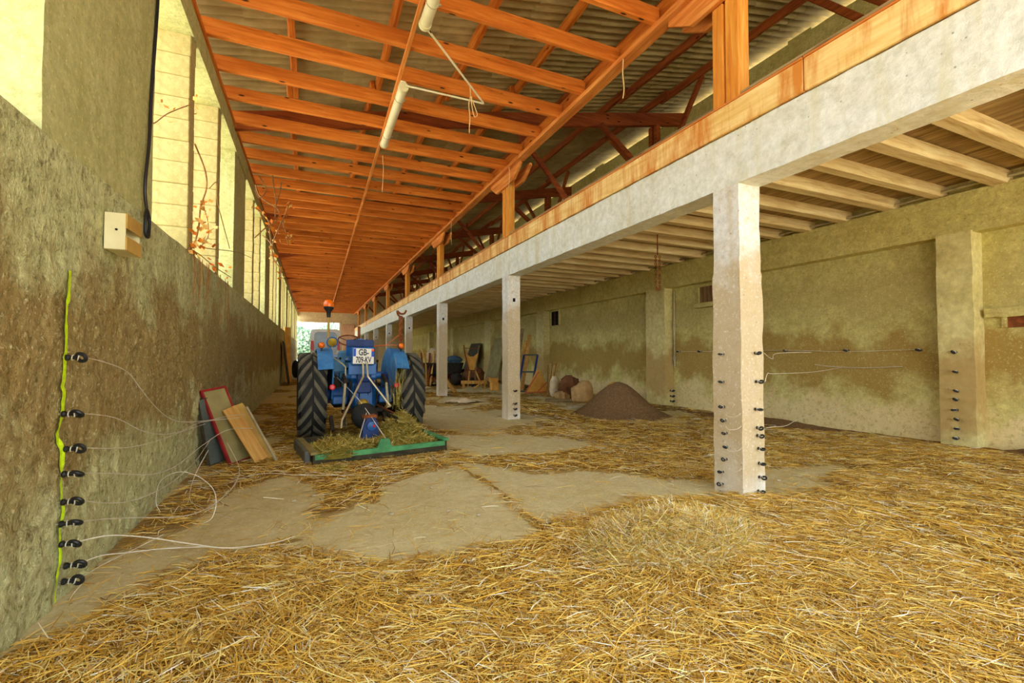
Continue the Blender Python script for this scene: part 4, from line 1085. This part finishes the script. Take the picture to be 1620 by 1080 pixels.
# beacon on its pole
mb = MB(); mb.tube([(-.52, .3, 1.1), (-.52, .3, 2.14)], .022, 10); bp = obj('beacon_pole', mb, MATS['brown_board'], TR)
mb = MB(); mb.lathe([(.03, 0), (.035, .04), (.04, .1), (.085, .16), (.09, .19), (.08, .2)], 18, MX((-.52, .3, 2.12))); obj('beacon_base', mb, MATS['black_plastic'], bp, smooth=True)
mb = MB(); mb.lathe([(.085, 0), (.09, .03), (.085, .08), (.06, .12), (.02, .135), (.0001, .137)], 18, MX((-.52, .3, 2.31))); obj('beacon_lens', mb, MATS['orange_lens'], bp, smooth=True)
# work lamp (blue shell, yellowed glass)
mb = MB(); mb.lathe([(.02, .09), (.07, .07), (.095, .03), (.1, 0), (.09, 0)], 18, MX((-.47, .08, 1.66), (-PI / 2 + .35, 0, 0)) ); wl_o = obj('work_lamp', mb, MATS['blue'], TR, smooth=True)
mb = MB(); mb.lathe([(.0001, -.012), (.06, -.006), (.092, .004)], 18, MX((-.47, .08, 1.66), (-PI / 2 + .35, 0, 0))); obj('glass', mb, MATS['brass'], wl_o, smooth=True)
mb = MB(); mb.tube([(-.47, .1, 1.2), (-.47, .12, 1.58)], .016, 8); obj('lamp_stem', mb, MATS['galv'], wl_o)
mb = MB(); mb.tube([(-.64, -.26, 1.50), (-.33, -.42, 1.27), (-.30, -.44, 1.15), (-.30, -.46, .85)], .012, 6, 4); obj('cable_tube', mb, MATS['galv'], TR)
# rusty chain mast with strap on the right fender
mb = MB(); mb.tube([(.74, .12, 1.55), (.76, .15, 2.15)], .02, 8)
for i in range(9): mb.torus((.755 + .012 * (i % 2), .13, 1.62 + .065 * i), .035, .012, (1, 0, .2) if i % 2 else (0, 1, .2), 10, 6)
ma = obj('chain_mast', mb, MATS['rust'], TR)
mb = MB(); mb.tube([(.76, .15, 2.15), (.70, .12, 2.20), (.68, .1, 2.27), (.71, .1, 2.24), (.76, .13, 2.22), (.82, .12, 2.23), (.85, .1, 2.29)], .02, 8, 4); obj('mast_hook', mb, MATS['rust'], ma)
mb = MB(); mb.bar((.73, .1, 1.83), (.50, .15, 1.62), .04, .008); mb.bar((.50, .15, 1.62), (.74, .1, 1.62), .04, .008); mb.tube([(.5, .15, 1.62), (.3, .4, 1.60), (.05, .9, 1.57)], .008, 5, 4); obj('strap', mb, MATS['orange_strap'], ma)
# number plate
mb = MB(); mb.box(-.26, .2, -.52, -.48, 1.10, 1.30, .01); mb.box(-.22, .16, -.6, -.5, 1.26, 1.57, .02); obj('plate_bracket', mb, MATS['blue'], TR)
mb = MB(); mb.box(-.17, .17, -.01, .01, -.13, .13, .006); pl = obj('number_plate', mb, MATS['plate_white'], TR); pl.location = (-.035, -.635, 1.415); pl.rotation_euler = (0, math.radians(1.5), 0)
mb = MB(); mb.box(-.168, -.125, -.014, -.009, -.005, .125, .002); mb.box(.125, .168, -.014, -.009, -.005, .125, .002); obj('plate_band', mb, MATS['plate_blue'], pl)
mb = MB(); mb.box(.125, .168, -.0155, -.0135, .085, .122, .001); obj('plate_emblem', mb, MATS['orange_strap'], pl)
def text(s, loc, size, parent, m, sx=1.0):
    cu = bpy.data.curves.new('lettering', 'FONT'); cu.body = s; cu.size = size; cu.align_x = 'CENTER'; cu.align_y = 'CENTER'; cu.extrude = .0015; cu.offset = .0025
    tmp = bpy.data.objects.new('tmp', cu); COL.objects.link(tmp)
    dg = bpy.context.evaluated_depsgraph_get(); me = bpy.data.meshes.new_from_object(tmp.evaluated_get(dg))
    bpy.data.objects.remove(tmp)
    o = link('lettering', me, None, parent, loc); me.materials.clear(); me.materials.append(m)
    o.rotation_euler = (PI / 2, 0, 0); o.scale = (sx, 1, 1)
    return o
text('GB-', (.0, -.0125, .06), .145, pl, MATS['ink'], .72)
text('709-KV', (.0, -.0125, -.065), .14, pl, MATS['ink'], .58)
# steel stays from the top link to the mower
mb = MB(); mb.tube([(-.05, -.70, 1.30), (-.055, -.76, 1.08), (-.43, -1.24, .44), (-.44, -1.26, .33)], .017, 8); mb.tube([(.01, -.70, 1.30), (.02, -.76, 1.08), (.30, -1.24, .62)], .017, 8); obj('steel_stay', mb, MATS['chrome'], TR)

# ------------------------------------------------------------------ mower deck behind the tractor
MR = thing('mower', 'green mower deck heaped with hay, hitched behind the tractor', 'mower', (.94, 6.6, 0), math.radians(9.0))
hw = .92
mb = MB(); mb.box(-hw, hw, -.03, .03, .03, .15, .01); rb = obj('rear_bar', mb, MATS['mower_green'], MR)
mb = MB(); mb.box(-hw, hw, -.036, -.03, .035, .085, .002); obj('rust_streak', mb, MATS['mower_dark'], rb)
mb = MB(); mb.box(-hw + .06, hw - .03, -.02, .0, .005, .04, .005); obj('rear_flap', mb, MATS['mower_dark'], MR)
for s in (-1, 1):
    mb = MB(); mb.prism([(-.04, .005), (1.25, .005), (1.25, .16), (1.1, .19), (-.04, .15)], s * hw - .012, s * hw + .012, 'x'); sd_ = obj('side_plate', mb, MATS['mower_dark'], MR)
    mb = MB(); mb.box(s * hw - .045, s * hw + .045, -.04, 1.2, .15, .19, .008); obj('side_rail', mb, MATS['mower_green' if s > 0 else 'olive_panel'], sd_)
mb = MB(); mb.box(-hw, hw, .03, 1.22, .07, .10, .01); obj('deck', mb, MATS['mower_green'], MR)
mb = MB(); mb.box(-hw, hw, 1.18, 1.24, .04, .18, .01); obj('front_bar', mb, MATS['mower_dark'], MR)
mb = MB(); mb.prism([(-.11, .14), (.11, .14), (.06, .27), (-.06, .27)], -.02, .015, 'y'); obj('bracket', mb, MATS['mower_green'], MR)
mb = MB(); mb.lathe([(.08, 0), (.17, .02), (.2, .08), (.2, .16), (.17, .22), (.1, .26)], 22, MX((-.02, 1.08, .46), (PI / 2 - .15, 0, 0))); dr = obj('shaft_cover', mb, MATS['rubber'], MR, smooth=True)
mb = MB(); mb.prism([(-.13, .1), (.13, .1), (.11, .36), (.06, .48), (-.06, .48), (-.12, .36)], .66, .80, 'y'); gb = obj('gearbox', mb, MATS['navy'], MR)
mb = MB(); mb.lathe([(.07, 0), (.07, .03), (.03, .04)], 14, MX((0, .66, .36), (PI / 2, 0, 0))); obj('gearbox_cap', mb, MATS['blue'], gb, smooth=True)
mb = MB(); mb.ball((.03, .63, .36), .025, 8); obj('red_plug', mb, MATS['red_lens'], gb)
mb = MB(); mb.box(-.1, .1, .68, .84, .46, .52, .01); obj('gearbox_top', mb, MATS['rust'], gb)
mb = MB(); mb.bar((-.45, 1.2, .25), (-.45, 1.35, .45), .05, .08); mb.bar((.4, 1.2, .25), (.4, 1.35, .45), .05, .08); obj('hitch_lug', mb, MATS['greasy'], MR)
mb = MB(); mb.tube([(-.25, 1.9, 1.05), (-.08, 1.0, .7), (.12, .3, .2), (.13, .05, .16)], .006, 5, 5); mb.tube([(-.05, .75, .55), (-.22, .5, .22)], .006, 5); obj('control_wire', mb, MATS['steel_wire'], MR)
mb = MB(); mb.box(-hw - .09, -hw - .02, .1, 1.15, .01, .18, .01); obj('skid_guard', mb, plain('skid', (112, 116, 110), (84, 86, 80)), MR)
# hay lying on it
def hay_pile(cx, cy, rz, blobs, n, z0, name, label, pal=GPAL):
    ca, sa = math.cos(rz), math.sin(rz); Vs = []
    w = np.array([b[2] * b[3] * (.4 + b[4]) for b in blobs]); w = w / w.sum()
    k = rng.choice(len(blobs), n, p=w); bl = np.array(blobs)[k]
    a = rng.random(n) * 2 * PI; r = np.sqrt(rng.random(n))
    lx, ly = bl[:, 0] + bl[:, 2] * r * np.cos(a), bl[:, 1] + bl[:, 3] * r * np.sin(a)
    lz = z0 + bl[:, 4] * (1 - r ** 2) * (.55 + .45 * rng.random(n)) + rng.random(n) * .02
    x, y = cx + ca * lx - sa * ly, cy + sa * lx + ca * ly
    ang = rng.random(n) * 2 * PI
    V, F, C = strands(x, y, lz, rng.uniform(.08, .26, n), rng.uniform(.005, .010, n), ang, rng.normal(-.05, .35, n), pal, None, .7)
    # solid core under the strands
    cv, cf, cc, oo = [], [], [], 0
    for (bx, by, rx, ry, h) in blobs:
        m = 14
        for i in range(6):
            rr = 1 - i / 5
            for q in range(m):
                t_ = 2 * PI * q / m; X_, Y_ = bx + rx * .95 * rr * math.cos(t_), by + ry * .95 * rr * math.sin(t_)
                cv.append((cx + ca * X_ - sa * Y_, cy + sa * X_ + ca * Y_, z0 - .02 + h * .85 * (1 - rr * rr)))
        for i in range(5):
            for q in range(m): cf.append((oo + i * m + q, oo + i * m + (q + 1) % m, oo + (i + 1) * m + (q + 1) % m, oo + (i + 1) * m + q))
        oo += 6 * m
    cv = np.array(cv); cf = np.array(cf); cc = np.tile(pal[2] * .8, (len(cv), 1))
    V, F, C = merge([(V, F, C), (cv, cf, cc)])
    off = np.array([cx, cy, 0])
    o = np_mesh(name, V - off, F, MATS['straw'], C, loc=(cx, cy, 0)); tag(o, label, 'hay', kind='stuff'); return o
hay_pile(.94, 6.6, math.radians(9), [(.50, .85, .40, .42, .34), (.62, 1.15, .32, .30, .40), (-.45, .55, .46, .42, .10), (-.1, .35, .5, .28, .08), (.55, .35, .36, .28, .10), (-.62, .06, .26, .16, .14), (.25, .5, .3, .3, .14), (-.3, 1.0, .4, .2, .08)], 11000, .10, 'hay_on_mower', 'green and yellow hay heaped on the mower deck')
n = 160
V, F, C = strands(1.40 + rng.normal(0, .05, n), 8.12 + rng.normal(0, .05, n), rng.uniform(.5, .85, n), rng.uniform(.15, .3, n), rng.uniform(.005, .009, n), rng.random(n) * 6.28, -np.abs(rng.normal(2.5, 1, n)), GPAL, None, .3)
o = np_mesh('hay_tuft', V, F, MATS['straw'], C); tag(o, 'wisp of hay hanging inside the right tractor fender', 'hay', kind='stuff')
hay_pile(.25, 6.1, 0, [(0, 0, .14, .1, .05)], 250, .0, 'hay_tuft', 'small dark green hay tuft on the floor behind the mower')

# ------------------------------------------------------------------ soil heap and junk along the right side
def soil(cx, cy, rx, ry, h, label, res=.06, seed=0):
    n = int(2.6 * max(rx, ry) / res)
    u = np.linspace(-1.3, 1.3, n); U, W = np.meshgrid(u, u, indexing='ij')
    rr = np.hypot(U, W); H = h * np.clip(1 - rr, -.1, 1) ** .9 if False else h * (np.exp(-(rr * 1.45) ** 2) - .12)
    X_, Y_ = cx + U * rx, cy + W * ry
    H = H + (fbm(X_ * 3, Y_ * 3, 0, seed, 4) - .5) * .09 * h + (fbm(X_ * 14, Y_ * 14, 0, seed + 3, 2) - .5) * .03
    V = np.stack([(U * rx).ravel(), (W * ry).ravel(), H.ravel()], 1); I = np.arange(n * n).reshape(n, n)
    F = np.stack([I[:-1, :-1].ravel(), I[1:, :-1].ravel(), I[1:, 1:].ravel(), I[:-1, 1:].ravel()], 1)
    F = F[(H.ravel()[F] > -.03).any(1)]
    o = np_mesh('soil_heap', V, F, MATS['soil'], loc=(cx, cy, 0), smooth=True); return tag(o, label, 'soil', kind='stuff')
soil(6.75, 9.05, 1.15, 1.15, .86, 'brown heap of soil and grain on the floor before the second pilaster', .05, 5)
soil(8.8, 6.6, .5, 2.3, .13, 'low brown drift of soil along the foot of the right wall', .08, 9)
soil(9.1, 2.6, .4, .9, .26, 'dark soil at the foot of the right wall beyond the nearest pilaster', .06, 13)

def sack(name, label, loc, r, h, m, rz=0, lean_=(0, 0), m2=None, seed=0):
    prof = [(.02, 0), (.8, .0), (1.0, .12), (1.05, .4), (.98, .7), (.8, .9), (.45, 1.0), (.3, 1.06), (.02, 1.06)]
    mb = MB(); mb.lathe([(a * r, b * h) for a, b in prof], 18)
    P = np.array(mb.v); d = (fbm(P[:, 0] * 7 + seed, P[:, 1] * 7, P[:, 2] * 7, seed, 3) - .5) * 1.0 * r
    an = np.arctan2(P[:, 1], P[:, 0]); k = np.where(P[:, 2] > .01, 1, .2)
    P[:, 0] += d * np.cos(an) * k + lean_[0] * P[:, 2]; P[:, 1] += d * np.sin(an) * k + lean_[1] * P[:, 2]; P[:, 1] *= .75
    mb.v = [tuple(p) for p in P]
    o = obj(name, mb, MATS[m], None, None, True); o.location = loc; o.rotation_euler.z = rz
    return tag(o, label, 'sack')
sack('sack', 'tan sack standing left of the soil heap', (7.45, 11.75, 0), .33, .62, 'sacking', .3, (.1, 0), seed=3)
sack('sack', 'orange tan sack against the right wall behind the soil heap', (8.25, 11.3, 0), .28, .58, 'orange_board', .9, (0, 0), seed=8)
sack('sack', 'dark brown sack slumped behind the tan sack', (7.75, 12.9, 0), .36, .72, 'sack_brown', .2, (-.1, 0), seed=14)
sack('sack', 'white and blue feed bag leaning by the bundle of sticks', (7.6, 13.7, 0), .19, .66, 'tarp_white', .1, (0, .1), seed=21)
sack('sack', 'low beige sack lying in front of the feed bag', (7.45, 12.95, 0), .3, .25, 'sacking', 1.0, (0, 0), seed=25)
mb = MB(); mb.box(-.14, .14, -.13, -.115, .12, .2, .002); o = obj('bag_band', mb, MATS['tarp_blue'], None); o.location = (7.6, 13.55, 0); tag(o, 'blue scrap of plastic on the front of the white feed bag', 'plastic')
lean('slab', 'grey plank lying on the floor in front of the sacks', 'plank', (6.55, 12.4, .05), (7.35, 11.85, .06), .22, .07, 'grey_w', (.6, .8, 0), group='planks on the floor')
lean('slab', 'grey slab lying beside the soil heap', 'slab', (6.25, 10.6, .05), (6.75, 10.3, .06), .3, .08, 'stone', (.5, .8, 0), group='planks on the floor')
# blue steel frame
t = thing('steel_frame', 'dark blue steel frame leaning at the third pilaster', 'frame', (7.4, 15.9, 0))
A, Bp, Cp, Dp = Vector((7.12, 15.7, .06)), Vector((7.58, 15.5, .05)), Vector((8.2, 16.2, 1.42)), Vector((7.7, 16.4, 1.42))
for p, q, n in ((A, Dp, 'side_rail'), (Bp, Cp, 'side_rail'), (Dp, Cp, 'cross_rail'), (A.lerp(Dp, .52), Bp.lerp(Cp, .52), 'cross_rail'), (A, Bp, 'cross_rail')):
    mb = MB(); mb.bar(p, q, .075, .06, .006); obj(n, mb, MATS['navy'] if n == 'side_rail' else MATS['slate_panel'], t, world=True)
mb = MB(); mb.prism([(7.08, .03), (8.02, .03), (7.78, .86), (7.62, .86)], 14.95, 15.0, 'y'); t = obj('shaped_board', mb, MATS['orange_board'], None, (7.5, 15, 0)); t.rotation_euler = (-.18, 0, 0); tag(t, 'yellow board cut like a triangle, with orange stripes', 'board')
for p, q in (((-.42, -.06, .06), (.18, -.06, .8)), ((.05, -.06, .05), (.48, -.06, .4)), ((-.45, -.06, .05), (.5, -.06, .05))):
    mb = MB(); mb.bar(p, q, .012, .05, .002, (0, 1, 0)) if False else mb.bar(p, q, .05, .012, .002, (0, 1, 0)); obj('stripe', mb, MATS['salmon'], t)
STK = ['leftmost', 'second from the left', 'middle', 'fourth from the left', 'fifth from the left', 'rightmost']
for i in range(6):
    mb = MB(); mb.bar((7.55 + .06 * i, 14.2 + .03 * i, .02), (7.9 + .085 * i, 14.75, 1.05 + .05 * (i % 3)), .035 + .01 * (i % 2), .03, .004); o = obj('stick', mb, MATS['pale_w' if i % 2 else 'grey_w'], None, (7.55 + .06 * i, 14.2, 0)); tag(o, 'wooden stick in the bundle above the feed bag, ' + STK[i], 'stick', 'bundle of sticks')
for i, (x, l) in enumerate(((7.35, 'pale'), (7.55, 'longer pale'), (7.2, 'greyish'))):
    mb = MB(); mb.bar((x, 16.3, .02), (x + .75, 17.1, 2.0 + .25 * i), .14, .05, .006); o = obj('leaning_timber', mb, MATS['pale_w' if i < 2 else 'grey_w'], None, (x, 16.3, 0)); tag(o, l + ' board leaning behind the blue steel frame', 'board', 'boards behind the blue frame')
mb = MB(); mb.bar((4.86, 16.3, .05), (4.34, 16.6, .78), .13, .12, .01); o = obj('leaning_timber', mb, MATS['pale_w'], None, (4.86, 16.3, 0)); tag(o, 'thick timber leaning against the third column', 'timber')
mb = MB(); mb.box(-.14, .14, -.14, .14, 0, .32, .01); mb.box(-.2, .14, -.1, .1, .32, .5, .01); o = obj('wood_block', mb, MATS['orange_board'], None); o.location = (6.75, 17.2, 0); tag(o, 'pale wooden block standing left of the second column in view', 'block')
mb = MB(); mb.bar((5.7, 18.3, .28), (6.7, 17.9, .28), .16, .14, .01); mb.bar((5.8, 18.3, .0), (5.8, 18.3, .24), .08, .08); mb.bar((6.6, 17.95, .0), (6.6, 17.95, .24), .08, .08); o = obj('trestle', mb, MATS['pale_w'], None, (6.2, 18.1, 0)); tag(o, 'low timber trestle on the floor right of the wheelbarrow', 'trestle')
mb = MB(); mb.bar((6.0, 17.6, .05), (6.7, 17.7, .5), .06, .05, .004); o = obj('leaning_timber', mb, MATS['pale_w'], None, (6.0, 17.6, 0)); tag(o, 'thin slat propped on the wooden block', 'slat')
# white rag on the floor
u = np.linspace(-1, 1, 34); U, W = np.meshgrid(u, u, indexing='ij')
X_ = 4.15 + .62 * U + .1 * W; Y_ = 13.15 + .38 * W
H = .02 + .13 * np.clip(fbm(U * 2.3 + 4, W * 2.3, 0, 77, 4) - .32, 0, 1) * (1 - .6 * np.hypot(U, W) ** 2) * 2.2
rr = np.hypot(U, W) + (fbm(U * 2, W * 2, 0, 81, 3) - .5) * .7
V = np.stack([X_.ravel() - 4.15, Y_.ravel() - 13.15, H.ravel()], 1); I = np.arange(34 * 34).reshape(34, 34)
F = np.stack([I[:-1, :-1].ravel(), I[1:, :-1].ravel(), I[1:, 1:].ravel(), I[:-1, 1:].ravel()], 1); F = F[(rr.ravel()[F] < .95).all(1)]
o = np_mesh('crumpled_sheet', V, F, MATS['tarp_white'], loc=(4.15, 13.15, 0), smooth=True); tag(o, 'crumpled whitish sheet lying on the floor by the third column', 'sheet')
# cart with a dark tub
t = thing('hand_cart', 'dark tub cart with odds and ends, behind the third column', 'cart', (5.6, 20.8, 0))
mb = MB(); tb = [(-.75, .55), (.7, .55), (.85, 1.05), (-.9, 1.05)]
mb.prism(tb, -.45, -.41, 'y'); mb.prism(tb, .41, .45, 'y'); mb.bar((-.75, 0, .57), (.7, 0, .57), .86, .04); mb.bar((-.75, 0, .55), (-.9, 0, 1.05), .86, .04, up=(0, 0, 1)); mb.bar((.7, 0, .55), (.85, 0, 1.05), .86, .04); obj('tub', mb, MATS['greasy'], t)
for sx in (-.55, .5):
    for sy in (-.5, .5):
        mb = MB(); mb.torus((sx, sy, .3), .25, .05, (0, 1, 0), 20, 8); w_ = obj('wheel', mb, MATS['rubber'], t, smooth=True)
        mb = MB(); mb.lathe([(.06, -.04), (.06, .04)], 10, MX((sx, sy, .3), (PI / 2, 0, 0)))
        for k in range(3): mb.bar((sx - .22 * math.cos(k * 1.05), sy, .3 - .22 * math.sin(k * 1.05)), (sx + .22 * math.cos(k * 1.05), sy, .3 + .22 * math.sin(k * 1.05)), .03, .03)
        obj('spokes', mb, MATS['rust'], w_)
mb = MB(); mb.box(-.6, .6, -.52, .52, .3, .36); mb.bar((-.6, 0, .33), (-.6, 0, .58), .6, .08); mb.bar((.5, 0, .33), (.5, 0, .58), .6, .08); obj('axle', mb, MATS['rust'], t)
mb = MB(); mb.bar((-.85, -.3, .9), (-1.05, -.35, 1.7), .05, .04); mb.bar((-.85, .3, .9), (-1.05, .35, 1.7), .05, .04); mb.bar((-1.05, -.35, 1.68), (-1.05, .35, 1.68), .04, .04); obj('handle', mb, MATS['pale_w'], t)
def crumple(name, label, cat, loc, s, m, seed):
    mb = MB(); mb.ball((0, 0, 0), 1, 16); P = np.array(mb.v)
    d = .75 + .6 * fbm(P[:, 0] * 2 + seed, P[:, 1] * 2, P[:, 2] * 2, seed, 3); P = P * d[:, None] * np.array(s); P[:, 2] -= P[:, 2].min()
    mb.v = [tuple(p) for p in P]; o = obj(name, mb, MATS[m], None, None, True); o.location = loc; return tag(o, label, cat)
crumple('tarp_bundle', 'crumpled blue tarp lying on the cart tub', 'tarp', (6.1, 20.7, 1.0), (.4, .3, .18), 'tarp_blue', 3)
crumple('cloth_bundle', 'pale bundle of cloth at the left end of the cart', 'cloth', (5.2, 20.8, .95), (.4, .3, .35), 'tarp_white', 9)
for i in range(4):
    mb = MB(); mb.bar((4.6 + .08 * i, 20.2, .02), (4.5 + .2 * i, 20.5, 1.5 + .1 * (i % 2)), .08, .04, .005); o = obj('leaning_timber', mb, MATS['pale_w' if i % 2 else 'rust'], None, (4.6 + .08 * i, 20.2, 0)); tag(o, ('leftmost', 'second', 'third', 'rightmost')[i] + ' slat of four propped upright on the left end of the cart', 'slat', 'slats by the cart')
# wheelbarrow stood on end
t = thing('wheelbarrow', 'wooden wheelbarrow stood on end with its handles up', 'wheelbarrow', (6.5, 19.2, 0))
for s in (-1, 1):
    mb = MB(); mb.tube([(s * .12, 0, .15), (s * .16, .05, .8), (s * .3, .15, 1.45), (s * .36, .15, 1.85)], .03, 8, 4); obj('handle', mb, MATS['rust' if s < 0 else 'grey_w'], t)
    mb = MB(); mb.bar((s * .14, 0, .7), (s * .32, -.35, .05), .05, .05); obj('leg', mb, MATS['pale_w'], t)
mb = MB(); mb.bar((-.34, .15, 1.72), (.36, .15, 1.68), .03, .03); obj('cross_bar', mb, MATS['rust'], t)
mb = MB(); mb.prism([(-.12, .75), (.12, .75), (.3, 1.5), (.1, 1.35), (-.1, 1.35), (-.28, 1.5)], .1, .14, 'y'); obj('tray', mb, MATS['orange_board'], t)
mb = MB(); mb.torus((0, 0, .22), .18, .04, (1, 0, 0), 18, 6); obj('wheel', mb, MATS['rubber'], t, smooth=True)
crumple('junk_heap', 'dark greasy bundle of scrap between cart and wheelbarrow', 'scrap', (6.0, 20.0, 0), (.25, .3, .3), 'greasy', 17)
mb = MB(); mb.torus((0, 0, .38), .3, .08, (.3, 1, 0), 20, 8); o = obj('worn_tyre', mb, MATS['rubber'], None, None, True); o.location = (6.55, 20.6, 0); tag(o, 'small black tyre propped behind the wheelbarrow', 'tyre')
sack('sack', 'brown sack slumped behind the wheelbarrow', (6.9, 20.2, 0), .45, .85, 'sack_brown', 0, (0, 0), seed=31)
lean('plywood_sheet', 'big tan panel propped on the right wall behind the wheelbarrow', 'panel', (8.6, 22.5, .02), (9.2, 22.5, 2.3), 1.6, .05, 'olive_panel', (0, 1, 0), group='panels on the right wall')
lean('plywood_sheet', 'dark panel propped on the right wall behind the cart', 'panel', (8.5, 26.5, .02), (9.2, 26.5, 2.1), 1.8, .05, 'mower_dark', (0, 1, 0), group='panels on the right wall')
# ------------------------------------------------------------------ van at the far gateway, trees outside
t = thing('van', 'white van parked beyond the tractor, seen from the rear', 'van', (.78, 31.5, 0))
def rrect(w, z0, z1, r, n=5):
    o = []
    for cx, cz, a in ((w - r, z1 - r, 0), (-w + r, z1 - r, PI / 2), (-w + r, z0 + r, PI), (w - r, z0 + r, 1.5 * PI)):
        for i in range(n + 1): o.append((cx + r * math.cos(a + i * PI / 2 / n), cz + r * math.sin(a + i * PI / 2 / n)))
    return o
mb = MB(); mb.prism(rrect(.9, .35, 3.05, .28), .06, 5.2, 'y'); obj('body', mb, MATS['van_white'], t, smooth=True)
mb = MB(); outer, inner = rrect(.9, .35, 3.05, .28), rrect(.66, 1.5, 2.86, .2)
N = len(outer); vs = [(p[0], 0, p[1]) for p in outer] + [(p[0], 0, p[1]) for p in inner] + [(p[0], .07, p[1]) for p in outer] + [(p[0], .07, p[1]) for p in inner]
fs = []
for i in range(N):
    j = (i + 1) % N
    fs += [(i, j, N + j, N + i), (2 * N + i, 3 * N + i, 3 * N + j, 2 * N + j), (i, 2 * N + i, 2 * N + j, j), (N + i, N + j, 3 * N + j, 3 * N + i)]
mb.add(vs, fs); obj('rear_door', mb, MATS['van_white'], t)
mb = MB(); mb.prism(inner, .045, .055, 'y'); obj('rear_window', mb, MATS['van_glass'], t)
mb = MB(); mb.torus((0, 0, 0), 1, .01, (0, 1, 0)); mb = MB(); mb.box(-.92, .92, -.1, .0, .35, .6, .03); obj('bumper', mb, MATS['black_plastic'], t)
for s in (-1, 1):
    mb = MB(); mb.box(s * .70, s * .86, -.03, .02, 1.7, 2.3, .02); obj('tail_lamp', mb, MATS['red_lens'], t)
    for y in (.9, 4.2):
        mb = MB(); mb.lathe([(.2, -.1), (.34, -.1), (.36, 0), (.34, .1), (.2, .1)], 18, MX((s * .85, y, .36), (0, PI / 2, 0))); obj('wheel', mb, MATS['rubber'], t, smooth=True)
def tree(x, y, h, r, label, seed):
    t = thing('tree', label, 'tree', (x, y, -.26), 0, 'trees beyond the gateway')
    mb = MB(); mb.tube([(0, 0, 0), (.1, .1, h * .35), (-.1, 0, h * .7)], [.3, .22, .1], 8, 4); obj('trunk', mb, MATS['bark'], t)
    n = 3600; p = rng.normal(size=(n, 3)); p /= np.linalg.norm(p, axis=1)[:, None]
    p *= (rng.random(n) ** .4)[:, None] * (.75 + .5 * fbm(p[:, 0] * 2 + seed, p[:, 1] * 2, p[:, 2] * 2, seed, 3))[:, None]
    P = p * np.array([r, r, h * .42]) + np.array([0, 0, h * .6])
    a = rng.normal(size=(n, 3)); a /= np.linalg.norm(a, axis=1)[:, None]; b = np.cross(a, rng.normal(size=(n, 3))); b /= np.linalg.norm(b, axis=1)[:, None]
    V = np.stack([P - a * .22, P - b * .14, P + a * .22, P + b * .14], 1).reshape(-1, 3)
    c = np.repeat(np.array([lin(q) for q in ((140, 168, 140), (120, 152, 128), (168, 190, 164))])[rng.integers(0, 3, n)], 4, 0)  # pale bluish leaf greens, distance haze put into the colour
    o = np_mesh('crown', V, np.arange(4 * n).reshape(-1, 4), MATS['leafy'], c, parent=t); o['kind'] = 'stuff'
tree(-1.6, 72, 5.6, 2.2, 'leafy tree outside, leftmost in the far gateway', 1); tree(2.6, 80, 6.4, 2.6, 'tall leafy tree outside, right of the leftmost in the gateway', 5); tree(-7.5, 90, 9, 4.5, 'broad tree outside, mostly hidden by the left wall', 9)
